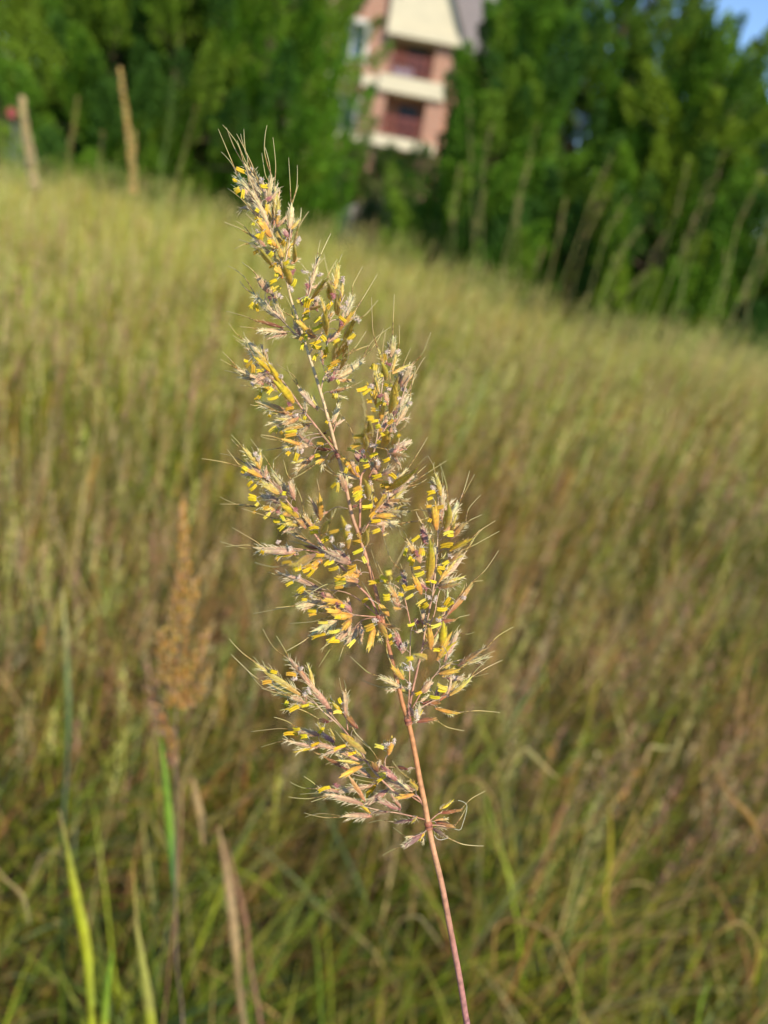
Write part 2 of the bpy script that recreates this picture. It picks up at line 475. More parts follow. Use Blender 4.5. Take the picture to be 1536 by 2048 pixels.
COLS = {  # base colour, mid, tip
 'c': ((.80, .54, .34), (.86, .71, .36), (.85, .83, .45)), 'cp': ((.70, .40, .26), (.82, .61, .38), (.84, .76, .45)),
 'y': ((.72, .44, .12), (.76, .60, .15), (.68, .65, .20)), 'g': ((.86, .48, .04), (.88, .62, .03), (.80, .66, .07)),
 'o': ((.66, .30, .08), (.82, .44, .06), (.80, .54, .09)), 'oc': ((.60, .32, .22), (.72, .40, .13), (.72, .62, .32)),
 'p': ((.64, .34, .22), (.82, .56, .32), (.84, .70, .38)), 'm': ((.38, .13, .12), (.54, .25, .20), (.66, .42, .28)),
 'r': ((.24, .07, .04), (.34, .13, .05), (.42, .24, .06)), 'rp': ((.28, .10, .08), (.42, .22, .19), (.5, .34, .2)),
 'or': ((.38, .12, .05), (.50, .24, .07), (.55, .45, .12)), 'gp': ((.42, .2, .14), (.52, .34, .07), (.5, .38, .06)),
 'yo': ((.5, .3, .1), (.58, .4, .07), (.55, .33, .07)), 'yr': ((.34, .16, .07), (.5, .34, .13), (.6, .5, .24))}
for k_, m_ in (('c', (.84, .78, .70)), ('cp', (.82, .72, .66)), ('p', (.76, .66, .64)), ('y', (.92, .84, .70)), ('oc', (.90, .82, .70)), ('g', (.90, .86, .8))):
    COLS[k_] = tuple(tuple(a * b for a, b in zip(c, m_)) for c in COLS[k_])
FRONT = {'g', 'gp', 'yo'}
def tow(reg, x, y):
    ox, oy, s = REG[reg]; return ox + x / s, oy + y / s

# branch skeleton with depth: each branch swings a little towards or away from the lens
def polyd(pts, d0, d1):
    n = len(pts); return [(x, y, d0 + (d1 - d0) * (i / (n - 1)) ** 1.2) for i, (x, y) in enumerate(pts)]
swing = [.004, -.004, .006, -.005, .004, -.002, .003, -.005, .003, -.003, .005, .002, -.003, .006, -.005, -.005, .004, .005, .003, -.003, .003, .002, .005, .002, .003, .003, .002, .004, -.002, .004, -.003, .002, .003, .004, .004]
BRD = [polyd(b, 0, swing[i]) for i, b in enumerate(BR)]
SKEL = [(x, y, 0.0) for x, y in AXIS[:26]]
skel_pts = []
for line in [SKEL[::-1]] + BRD:
    for i in range(len(line) - 1):
        for t in np.linspace(0, 1, 6, endpoint=False):
            a = np.array(line[i]); b = np.array(line[i + 1]); skel_pts.append((a + (b - a) * t, (b - a) / (np.linalg.norm((b - a)[:2]) + 1e-9)))
SK = np.array([s[0] for s in skel_pts]); SKD = np.array([s[1] for s in skel_pts])

root = empty('indian_grass', (0, 0, 0))
stem_root = P(968, 2230); ground_foot = np.array([stem_root[0] + .03, stem_root[1] + .05, 0.0])
root.location = tuple(ground_foot)
tag(root, 'flowering prairie grass plume in sharp focus with yellow anthers on a slender reddish stem', 'grass plant')
# stem (culm)
mb = MB(); pts = [P(x, y) for x, y in AXIS]
base = pts[-1]; dirn = pts[-1] - pts[-3]; dirn /= np.linalg.norm(dirn)
pts += [base + dirn * .12, np.array([ground_foot[0] - .004, ground_foot[1] - .006, .55]), ground_foot]
px = D / F
rads = []; cols_ = []
for i in range(len(pts)):
    y = AXIS[i][1] if i < len(AXIS) else 2200
    r = np.interp(y, [325, 600, 704, 900, 1100, 1430, 1445, 1640, 1660, 2048], [1.0, 2.3, 2.9, 3.4, 3.8, 4.4, 5.0, 5.6, 5.7, 6.2]) * px
    rads.append(r)
    c = [np.interp(y, [300, 700, 900, 1100, 1300, 1450, 1700, 1850, 2048], k) for k in ([.55, .68, .60, .50, .46, .54, .54, .46, .38], [.38, .52, .38, .25, .18, .23, .28, .21, .16], [.18, .28, .20, .13, .07, .08, .14, .14, .15])]
    cols_.append(tuple(c))
sp = smooth_pts(pts, 5); n_ = len(sp); ti = np.linspace(0, len(pts) - 1, n_)
rr = np.interp(ti, range(len(pts)), rads); cc = [tuple(np.interp(t, range(len(pts)), [c[k] for c in cols_]) for k in range(3)) for t in ti]
cc = [vary(c, .06) for c in cc]
tube(mb, sp, rr, cc, 10, 1, .035)
mb.build('stem', M_stem, root)
for (x, y, k) in ((816, 1441, 8.2), (857, 1650, 8.6), (758, 1236, 6.2), (719, 1073, 5.6), (675, 909, 5.2)):   # stem nodes
    mb = MB(); i = min(range(len(AXIS)), key=lambda q: abs(AXIS[q][1] - y))
    d = np.array(AXIS[i + 1]) - np.array(AXIS[i - 1]); d = d / np.linalg.norm(d)
    ps = [P(x + d[0] * t, y + d[1] * t) for t in (-9, -5, -1, 2, 5, 9)]
    tube(mb, ps, [px * k * q for q in (.62, .9, 1, .8, .98, .74)], [(.46, .24, .12), (.4, .14, .07), (.34, .10, .06), (.16, .06, .04), (.42, .15, .08), (.5, .22, .12)], 10)
    mb.build('stem_node', M_stem, root)
# branches
for bi, b in enumerate(BRD):
    mb = MB(); p3 = smooth_pts([P(x + random.uniform(-.7, .7), y + random.uniform(-.7, .7), D + d) for x, y, d in b], 4)
    n = len(p3); L0 = len(b)
    r0_ = 2.6 if L0 >= 7 else 1.5
    c0 = (.50, .22, .14) if b[0][1] > 850 else (.55, .36, .22)
    tube(mb, p3, np.linspace(r0_, .8, n) * px, [vary(lerp(c0, (.62, .46, .27), i / n), .08) for i in range(n)], 6)
    mb.build('panicle_branch', M_stem, root)

def spindle(mb, p0, p1, w, tri, bow, n=8, m=8, flat=.62, open_tip=0.0, cidx=1):
    """one pointed glume from p0 to p1"""
    ax = p1 - p0; L = np.linalg.norm(ax); t = ax / L
    a = fw - t * (fw @ t); a /= np.linalg.norm(a); b = np.cross(t, a)
    prof = [(0, .25), (.07, .55), (.2, .86), (.36, 1), (.52, .92), (.68, .72), (.82, .46), (.93, .2), (1, .02)]
    spin = random.uniform(0, 6.28)
    vs = []; cs = []; fs = []
    for i, (s, r) in enumerate(prof):
        c = p0 + ax * s + (b * bow + a * bow * .3) * math.sin(math.pi * s)
        colr = lerp(tri[0], tri[1], s / .45) if s < .45 else lerp(tri[1], tri[2], (s - .45) / .55)
        for k in range(n):
            th = 2 * math.pi * k / n + spin
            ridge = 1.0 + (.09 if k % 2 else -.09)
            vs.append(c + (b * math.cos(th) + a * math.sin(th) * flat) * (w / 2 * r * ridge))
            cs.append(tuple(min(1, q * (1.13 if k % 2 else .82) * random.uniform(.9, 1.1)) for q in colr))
    m = len(prof)
    for i in range(m - 1):
        for k in range(n):
            k2 = (k + 1) % n; fs.append((i * n + k, i * n + k2, (i + 1) * n + k2, (i + 1) * n + k))
    mb.add(vs, fs, cs)
    return t, a, b
def hairs(mb, p0, p1, w, num, ln, colr, wid=.42):
    ax = p1 - p0; L = np.linalg.norm(ax); t = ax / L
    a = fw - t * (fw @ t); a /= np.linalg.norm(a); b = np.cross(t, a)
    for _ in range(num):
        s = random.uniform(.02, .85); th = random.uniform(0, 6.28)
        rad = b * math.cos(th) + a * math.sin(th) * .62
        r = w / 2 * math.sin(math.pi * min(.95, s * .8 + .12))
        q = p0 + ax * s + rad * r * .9
        d = t * random.uniform(.6, 1.1) + rad * random.uniform(.3, .9); d /= np.linalg.norm(d)
        l = ln * random.uniform(.6, 1.2); sd = np.cross(d, fw); sd /= np.linalg.norm(sd) + 1e-9
        e = q + d * l + np.array([0, 0, -l * .12])
        mid = q + d * l * .55
        h = px * wid
        mb.add([q - sd * h, q + sd * h, mid + sd * h * .8, mid - sd * h * .8, e], [(0, 1, 2, 3), (3, 2, 4)], vary(colr, .12))

# spikelets
spk = []
for ln in SPK.strip().splitlines():
    q = ln.split(); reg = q[0]; x0, y0, x1, y1, w = map(float, q[1:6]); ty = q[6]
    aw = [float(v) for v in q[7:]]
    a0 = tow(reg, x0, y0); a1 = tow(reg, x1, y1); s = REG[reg][2]
    spk.append(dict(b=a0, t=a1, w=w / s, ty=ty, awn=[tow(reg, aw[i], aw[i + 1]) for i in range(0, len(aw), 2)], anth=[], stig=[]))
for s in spk:
    k = int(np.argmin(((SK[:, :2] - np.array(s['b'])) ** 2).sum(1)))
    base_d = SK[k][2]
    if s['ty'] in FRONT: s['d0'] = base_d - random.uniform(.006, .011); s['d1'] = base_d - random.uniform(.013, .024)
    elif s['ty'] in ('o', 'oc'): s['d0'] = base_d - random.uniform(.0, .004); s['d1'] = s['d0'] - random.uniform(.001, .005)
    else: s['d0'] = base_d + random.uniform(-.002, .004); s['d1'] = s['d0'] + random.uniform(-.003, .004)
    s['len'] = math.dist(s['b'], s['t'])
for s in spk:
    if s['w'] > 9 and len(s['awn']) < 2 and random.random() < .35:
        dx, dy = s['t'][0] - s['b'][0], s['t'][1] - s['b'][1]; l = math.hypot(dx, dy) + 1e-6; a = math.atan2(dy, dx) + random.uniform(-.45, .45); q = random.uniform(45, 95)
        s['awn'].append((s['t'][0] + math.cos(a) * q, s['t'][1] + math.sin(a) * q - 8))
def near_spk(x, y, soft=True):
    best = None; bd = 1e9
    for s in spk:
        bx, by = s['b']; tx, ty = s['t']
        t = max(0, min(1, ((x - bx) * (tx - bx) + (y - by) * (ty - by)) / (s['len'] ** 2 + 1e-9)))
        d = math.hypot(x - bx - (tx - bx) * t, y - by - (ty - by) * t) + 5 * len(s['anth']) * (1 if soft else 0)
        if s['ty'] in FRONT: d += 3
        if d < bd: bd = d; best = s; bt = t
    return best, bt
for ln in ANT.strip().splitlines():
    reg, rest = ln.split(' ', 1)
    for g in rest.split('|'):
        x0, y0, x1, y1 = map(float, g.split()); p = tow(reg, x0, y0); q = tow(reg, x1, y1)
        s, t = near_spk(*p); s['anth'].append((p, q, t))
for ln in STG.strip().splitlines():
    reg, rest = ln.split(' ', 1)
    for g in rest.split('|'):
        v = g.split(); x0, y0, x1, y1 = map(float, v[:4]); p = tow(reg, x0, y0); q = tow(reg, x1, y1)
        s, t = near_spk(*p, soft=False); s['stig'].append((p, q, t, v[4]))

def build_spikelet(s, mb):
    tri = [vary(c, .13) for c in COLS[s['ty']]]
    p0 = P(*s['b'], D + s['d0']); p1 = P(*s['t'], D + s['d1']); p1 = p1 + (p1 - p0) * .2; p0 = p0 - (p1 - p0) * .05; w = s['w'] * px * .94
    ax = p1 - p0; L = np.linalg.norm(ax); t = ax / L; a = fw - t * (fw @ t); a /= np.linalg.norm(a); b = np.cross(t, a)
    hairy = s['ty'] in ('c', 'cp', 'p', 'y', 'oc', 'm', 'rp')
    sg = random.choice((-1, 1))
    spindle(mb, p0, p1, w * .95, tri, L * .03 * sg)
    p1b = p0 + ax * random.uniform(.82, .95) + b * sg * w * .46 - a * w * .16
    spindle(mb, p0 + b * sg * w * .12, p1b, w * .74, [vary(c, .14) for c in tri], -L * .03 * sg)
    if w > 9 * px:                                       # pedicelled chaff beside the fertile floret
        p1c = p0 + ax * random.uniform(.6, .8) - b * sg * w * .5 + a * w * .1
        spindle(mb, p0 - b * sg * w * .1, p1c, w * .52, [vary(c, .18) for c in tri], L * .04 * sg)
    # the stalked partner floret of the pair, turned aside
    if s['w'] > 8 and s['ty'] not in FRONT:
        L2 = L * random.uniform(.62, .9); an = random.choice((-1, 1)) * random.uniform(.25, .75)
        d2 = t * math.cos(an) + b * math.sin(an) + a * random.uniform(.05, .45); d2 /= np.linalg.norm(d2)
        q0 = p0 - t * L * random.uniform(.0, .2) + a * px * random.uniform(4, 14); q1 = q0 + d2 * L2
        ty2 = random.choice(('c', 'cp', 'y', 'y', 'p', 'g', 'oc')); tr2 = [vary(c, .12) for c in COLS[ty2]]
        spindle(mb, q0, q1, w * .6, tr2, L2 * .04 * sg); spindle(mb, q0, q0 + (q1 - q0) * .9 + b * w * .35 * sg, w * .42, [vary(c, .15) for c in tr2], -L2 * .04 * sg)
        hairs(mb, q0, q1, w * .6, 20, L * .17, (.78, .66, .40)); tube(mb, [p0, q0], px * .7, (.55, .36, .25), 4)
    if hairy:
        hairs(mb, p0, p1, w * .8, 44 if w > 9 * px else 22, L * .2, (.78, .66, .40) if s['ty'] != 'y' else (.78, .68, .36))
    else:
        hairs(mb, p0, p1, w * .7, 12, L * .15, (.7, .5, .25))
    # pedicel to the branch
    ahead = np.array(s['b']) - .35 * (np.array(s['t']) - np.array(s['b']))
    dd = ((SK[:, :2] - ahead) ** 2).sum(1); k = int(np.argmin(dd)); bx, by, bd = SK[k]
    if math.dist((bx, by), s['b']) < 120:
        c0 = np.array([bx, by]); c1 = np.array(s['b']); dist = np.linalg.norm(c1 - c0)
        mid = (c0 + c1) / 2 + SKD[k][:2] * dist * .22 + np.array([0, dist * .05])
        tube(mb, smooth_pts([P(bx, by, D + bd), P(mid[0], mid[1], D + (bd + s['d0']) / 2), p0], 3), px * .75, (.55, .38, .26), 4)
        tube(mb, [p0 - t * px * 2, p0 + t * px * 3], [px * 1.6, px * 2.2], tri[0], 5)
def build_awn(s, end, mb):
    i0 = P(*s['t'], D + s['d1']); b0 = P(*s['b'], D + s['d0'])
    dz = s['d1'] + random.uniform(-.004, .007)
    e = P(*end, D + dz); v = e - i0; L = np.linalg.norm(v); side = np.cross(v, fw); side /= np.linalg.norm(side)
    k = random.uniform(.36, .56); bend = random.uniform(-.09, .09) * L
    start = i0 - (i0 - b0) * .25
    pts = smooth_pts([start, i0 + v * .02, i0 + v * k * .5 + side * bend * .6, i0 + v * k + side * bend, i0 + v * (k + .3) + side * bend * .55, e], 4)
    n = len(pts); cs = []; rs = []
    dark = vary((.20, .11, .02), .3); pale = vary((.52, .40, .12), .25)
    for i in range(n):
        f = i / n
        if f < .5: cs.append(vary(dark if i % 2 else lerp(dark, (.75, .5, .15), .5), .2)); rs.append(px * (1.3 if i % 2 else .95))
        else: cs.append(lerp(pale, (.56, .48, .22), (f - .5) * 2)); rs.append(px * (1.05 - .65 * (f - .5) * 2))
    tube(mb, pts, rs, cs, 5)
def build_anther(s, a, mb):
    (p, q, t) = a
    bx = s['b'][0] + (s['t'][0] - s['b'][0]) * t; by = s['b'][1] + (s['t'][1] - s['b'][1]) * t
    dd = min(s['d0'] + (s['d1'] - s['d0']) * t, .003) - random.uniform(.002, .006)
    if s['ty'] in FRONT: dd += .003
    A = P(*p, D + dd); B = P(*q, D + dd + random.uniform(-.0012, .0012)); ax = B - A; L = np.linalg.norm(ax); tt = ax / L
    sd = np.cross(tt, fw); sd /= np.linalg.norm(sd)
    w = px * random.uniform(1.7, 2.5); B = B + sd * L * random.uniform(-.12, .12); ax = B - A
    c = vary(random.choice([(.74, .54, .02), (.70, .55, .03), (.76, .49, .02), (.66, .44, .02), (.74, .60, .08), (.54, .32, .03)]), .14)
    tipc = lerp(c, (.85, .75, .3), .5)
    bow0 = random.uniform(-.09, .09); spl = random.uniform(.8, 1.5)
    for sg in (-1, 1):
        bow = sd * (bow0 + random.uniform(-.02, .02)) * L
        ps = [A + sd * sg * w * .55, A + ax * .08 + sd * sg * w * .75, A + ax * .35 + sd * sg * w * .8 + bow, A + ax * .7 + sd * sg * w * .8 + bow, A + ax * .9 + sd * sg * w * .9 * spl + bow * .4, A + ax * .97 + sd * sg * w * spl, B + sd * sg * w * spl]
        tube(mb, ps, [w * .3, w * .8, w, w * .95, w * .8, w * .5, w * .12], [lerp(c, (.45, .4, .08), .5), c, vary(c, .08), vary(c, .08), c, tipc, tipc], 7)
    Q = P(bx, by, D + s['d0'] + (s['d1'] - s['d0']) * t)
    tube(mb, [Q, (Q + A) / 2 + UP * px * 1.5, A], px * .55, (.7, .62, .5), 4)
def build_stigma(s, g, mb):
    (p, q, t, k) = g
    dd = s['d0'] + (s['d1'] - s['d0']) * t - .001
    A = P(*p, D + dd); B = P(*q, D + dd - .0005); ax = B - A; L = max(np.linalg.norm(ax), 5 * px); tt = ax / np.linalg.norm(ax)
    if np.linalg.norm(ax) < L: B = A + tt * L; ax = B - A
    c = (.46, .18, .17) if k == 'm' else (.74, .60, .48)
    tube(mb, [A, (A + B) / 2, B], [px * 1.3, px * 1.6, px * .8], c, 5)
    for _ in range(46):
        u = random.random(); th = random.uniform(0, 6.28); a = fw - tt * (fw @ tt); a /= np.linalg.norm(a); b = np.cross(tt, a)
        d = (b * math.cos(th) + a * math.sin(th)) * 1.0 + tt * random.uniform(.2, .9); d /= np.linalg.norm(d)
        o = A + ax * u; l = px * random.uniform(3.0, 6.0); sd = np.cross(d, fw); sd /= np.linalg.norm(sd) + 1e-9
        mb.add([o - sd * px * .6, o + sd * px * .6, o + d * l + sd * px * .35, o + d * l - sd * px * .35], [(0, 1, 2, 3)], vary(c, .25))
order = sorted(spk, key=lambda s: -(s['len'] * s['w'] + 60 * len(s['awn'])))
rest_sp, rest_aw, rest_an, rest_st = MB(), MB(), MB(), MB()
for i, s in enumerate(order):
    if i < 100:
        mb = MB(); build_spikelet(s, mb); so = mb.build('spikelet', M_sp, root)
        for e in s['awn']: mb = MB(); build_awn(s, e, mb); mb.build('awn', M_awn, so)
        for a in s['anth']: mb = MB(); build_anther(s, a, mb); mb.build('anther', M_anth, so)
        for g in s['stig']: mb = MB(); build_stigma(s, g, mb); mb.build('stigma', M_sp, so)
    else:
        build_spikelet(s, rest_sp)
        for e in s['awn']: build_awn(s, e, rest_aw)
        for a in s['anth']: build_anther(s, a, rest_an)
        for g in s['stig']: build_stigma(s, g, rest_st)
ro = tag(rest_sp.build('small_spikelet', M_sp, root), kind='stuff')
for nm, m_, mt in (('awn', rest_aw, M_awn), ('anther', rest_an, M_anth), ('stigma', rest_st, M_sp)):
    tag(m_.build(nm, mt, ro), kind='stuff')
# pale thread-like withered filament hooked to the right of the lowest node
mb = MB()
tube(mb, smooth_pts([P(*tow('J', x, y), D - .002) for x, y in ((1285, 1118), (1318, 1122), (1335, 1080), (1352, 1020), (1352, 985), (1330, 968), (1305, 962))], 4), px * .6, (.56, .54, .36), 5)
tube(mb, smooth_pts([P(*tow('J', x, y), D) for x, y in ((1175, 1150), (1190, 1172), (1215, 1178), (1250, 1168))], 4), px * .7, (.56, .5, .36), 5)
mb.build('withered_filament', M_stem, root)
mb = MB()
for a in (((500, 1790), (460, 1760), (430, 1740)), ((500, 1790), (480, 1810), (440, 1800)), ((495, 1780), (500, 1740), (450, 1700)), ((500, 1790), (520, 1810), (505, 1770)), ((500, 1790), (500, 1740), (480, 1730))):
    tube(mb, smooth_pts([P(*tow('I', *q), D) for q in a], 3), px * .9, (.66, .6, .55), 4)
mb.build('withered_twig', M_stem, root)

# ------------------------------------------------------------------ numpy mesh for masses of leaves
def np_mesh(name, V, Q, C, mat, parent=None, tris=False):
    me = bpy.data.meshes.new(name); k = 3 if tris else 4
    me.vertices.add(len(V)); me.vertices.foreach_set('co', V.astype(np.float32).ravel())
    me.loops.add(Q.size); me.loops.foreach_set('vertex_index', Q.astype(np.int32).ravel())
    me.polygons.add(len(Q)); me.polygons.foreach_set('loop_start', np.arange(0, Q.size, k, dtype=np.int32))
    try: me.polygons.foreach_set('loop_total', np.full(len(Q), k, dtype=np.int32))
    except Exception: pass
    a = me.color_attributes.new('col', 'FLOAT_COLOR', 'POINT')
    a.data.foreach_set('color', np.concatenate([C, np.ones((len(C), 1))], 1).astype(np.float32).ravel())
    me.materials.append(mat); me.update(calc_edges=True); me.validate()
    return link(name, me, parent)

def terrain(x, y):
    x = np.asarray(x, float); y = np.asarray(y, float)
    s = 1 / (1 + np.exp(np.clip((x - .2) * 1.6, -30, 30))); b = np.clip((y - 4) / 6, 0, 1); b = b * b * (3 - 2 * b)
    und = .03 * np.sin(x * 1.3 + y * .7) + .02 * np.sin(x * 2.9 - y * 1.7)
    fade = np.clip((y - 14) / 20, 0, 1)
    return (.24 * s * b + und * np.clip(np.abs(y) / 3, 0, 1)) * (1 - fade) + .3 * fade * 0
def edge_y(x):   # far edge of the tall meadow
    s = 1 / (1 + np.exp((np.asarray(x) - .25) * 2.2)); return 8.3 + 2.6 * s + .15 * np.sin(np.asarray(x) * 3.1)

def patch(x, y, f=1.0, ph=0.0):
    return .5 + .5 * (np.sin(x * 1.9 * f + 1.3 + ph) * np.cos(y * 1.3 * f - .7 + ph * 2) * .6 + np.sin((x + y) * 3.7 * f + ph) * .25 + np.sin((x * 1.1 - y) * 6.1 * f + 2 * ph) * .25)

PAL = np.array([[.17, .28, .014], [.35, .42, .02], [.08, .13, .012], [.58, .36, .12], [.44, .19, .07], [.66, .52, .20], [.33, .29, .03], [.18, .27, .11], [.53, .49, .05]])
def blades(name, n, xr, yr, hr, wr, segs, lean, curve, wts, mat, tip=None, spread_cone=True, edge=True, seedtop=0.0):
    y = rng.uniform(yr[0] ** .5 if yr[0] > 0 else 0, yr[1] ** .5, n) ** 2 if spread_cone and yr[0] > 0 else rng.uniform(yr[0], yr[1], n)
    hw = xr[0] + xr[1] * np.maximum(y, 0)
    x = rng.uniform(-1, 1, n) * hw + .0 + .12 * y
    if edge:
        keep = y < edge_y(x) + rng.normal(0, .25, n); x = x[keep]; y = y[keep]; n = len(x)
    # tufting
    tx = np.round(x / .11) * .11; ty = np.round(y / .11) * .11
    jit = (np.sin(tx * 91.7 + ty * 57.3) * 43758.5) % 1; pull = .55 * (jit > .4)
    x = x + (tx + .04 * jit - x) * pull; y = y + (ty - y) * pull
    h = rng.uniform(hr[0], hr[1], n) * (.6 + .7 * patch(x, y, 1.7)) * (.7 + .5 * jit)
    w = rng.uniform(wr[0], wr[1], n)
    az = rng.uniform(0, 2 * np.pi, n); th0 = np.abs(rng.normal(0, lean, n)); th1 = np.abs(rng.normal(curve[0], curve[1], n))
    # prevailing lean to the right
    dx = np.cos(az) * th0 + .16; dy = np.sin(az) * th0; az = np.arctan2(dy, dx); th0 = np.hypot(dx, dy)
    s = np.linspace(0, 1, segs + 1)
    th = th0[:, None] + th1[:, None] * s[None] ** 1.5
    dl = h / segs
    hx = np.concatenate([np.zeros((n, 1)), np.cumsum(np.sin(th[:, 1:]) * dl[:, None], 1)], 1)
    hz = np.concatenate([np.zeros((n, 1)), np.cumsum(np.cos(th[:, 1:]) * dl[:, None], 1)], 1)
    z0 = terrain(x, y) - .01
    cx = x[:, None] + hx * np.cos(az)[:, None]; cy = y[:, None] + hx * np.sin(az)[:, None]; cz = z0[:, None] + hz
    tw = rng.uniform(-1, 1, n); wa = az + np.pi / 2 + tw * .9
    prof = np.array([.6 + .4 * math.sin(math.pi * min(1, u * 1.3)) if u < .5 else (1 - u) ** .7 * 1.5 for u in s]); prof[-1] = .06
    wx = np.cos(wa)[:, None] * w[:, None] / 2 * prof; wy = np.sin(wa)[:, None] * w[:, None] / 2 * prof
    V = np.stack([np.stack([cx - wx, cy - wy, cz], -1), np.stack([cx + wx, cy + wy, cz + 0 * cx], -1)], 2)  # n,segs+1,2,3
    idx = np.arange(n * (segs + 1) * 2).reshape(n, segs + 1, 2)
    Q = np.stack([idx[:, :-1, 0], idx[:, :-1, 1], idx[:, 1:, 1], idx[:, 1:, 0]], -1).reshape(-1, 4)
    wts = np.array(wts, float)
    p1 = patch(x, y, 1.0); p2 = patch(x + 4, y, 1.4, 1.0)
    Wt = wts[None] * np.ones((n, 1))
    grn = [0, 1, 2, 7]; dry = [3, 4, 5]
    Wt[:, grn] *= ((.15 + 2.2 * p1 ** 1.6) * (1 + .5 * np.clip(2 - y, 0, 1)))[:, None]; Wt[:, dry] *= (.2 + 2.0 * (1 - p1) ** 1.3)[:, None]; Wt[:, 4] *= .3 + 2.2 * p2; Wt[:, [6, 8]] *= (.5 + p2)[:, None]
    left = np.clip(-x - .2, 0, 1.5) * np.clip((y - 2) / 3, 0, 1); Wt[:, [1, 8]] *= (1 + 2.0 * left)[:, None]
    cum = np.cumsum(Wt / Wt.sum(1, keepdims=True), 1); ci = (rng.random(n)[:, None] > cum).sum(1).clip(0, len(PAL) - 1)
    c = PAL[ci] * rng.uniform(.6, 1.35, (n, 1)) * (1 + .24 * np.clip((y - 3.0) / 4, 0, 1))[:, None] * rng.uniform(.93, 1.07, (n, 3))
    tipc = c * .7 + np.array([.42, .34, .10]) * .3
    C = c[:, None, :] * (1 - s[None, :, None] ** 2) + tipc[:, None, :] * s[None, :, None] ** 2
    C = np.repeat(C[:, :, None, :], 2, 2)
    return V.reshape(-1, 3), Q, C.reshape(-1, 3)
def join(parts):
    V = []; Q = []; C = []; o = 0
    for v, q, c in parts: V.append(v); Q.append(q + o); C.append(c); o += len(v)
    return np.concatenate(V), np.concatenate(Q), np.concatenate(C)

green_w = [2.4, 2.2, 1.4, 1.6, 1.2, 1.4, 1.8, 1.0, 2.0]; dry_w = [.6, 1, .3, 3, 2.2, 2.6, 1.6, .3, 1.4]; far_w = [1.2, 3.2, .3, 1.4, .8, 2.8, 1.0, .6, 5]
parts = []
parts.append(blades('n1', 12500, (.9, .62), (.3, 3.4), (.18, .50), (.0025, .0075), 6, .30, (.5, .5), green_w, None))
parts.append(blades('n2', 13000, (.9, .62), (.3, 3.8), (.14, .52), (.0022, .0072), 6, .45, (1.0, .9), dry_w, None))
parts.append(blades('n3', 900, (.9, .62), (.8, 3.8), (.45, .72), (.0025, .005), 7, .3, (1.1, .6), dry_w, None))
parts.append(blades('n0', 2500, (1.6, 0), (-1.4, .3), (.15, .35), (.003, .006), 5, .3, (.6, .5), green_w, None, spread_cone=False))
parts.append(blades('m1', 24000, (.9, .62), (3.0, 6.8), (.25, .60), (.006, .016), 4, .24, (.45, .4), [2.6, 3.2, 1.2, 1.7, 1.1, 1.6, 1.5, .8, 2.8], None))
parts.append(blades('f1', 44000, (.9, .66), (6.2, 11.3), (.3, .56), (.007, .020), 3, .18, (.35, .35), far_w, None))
V, Q, C = join(parts)
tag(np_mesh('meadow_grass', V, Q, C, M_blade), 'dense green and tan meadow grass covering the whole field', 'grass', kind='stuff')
# short grass beyond the meadow edge, round the foot of the trees
V, Q, C = blades('s', 26000, (1.5, .7), (8.0, 17), (.06, .16), (.006, .012), 3, .3, (.3, .3), [3, 1, 3, .5, .5, .3, 1, .8, .2], None, edge=False)
tag(np_mesh('lawn_grass', V, Q, C, M_blade), 'short darker grass round the feet of the evergreens', 'lawn grass', kind='stuff')

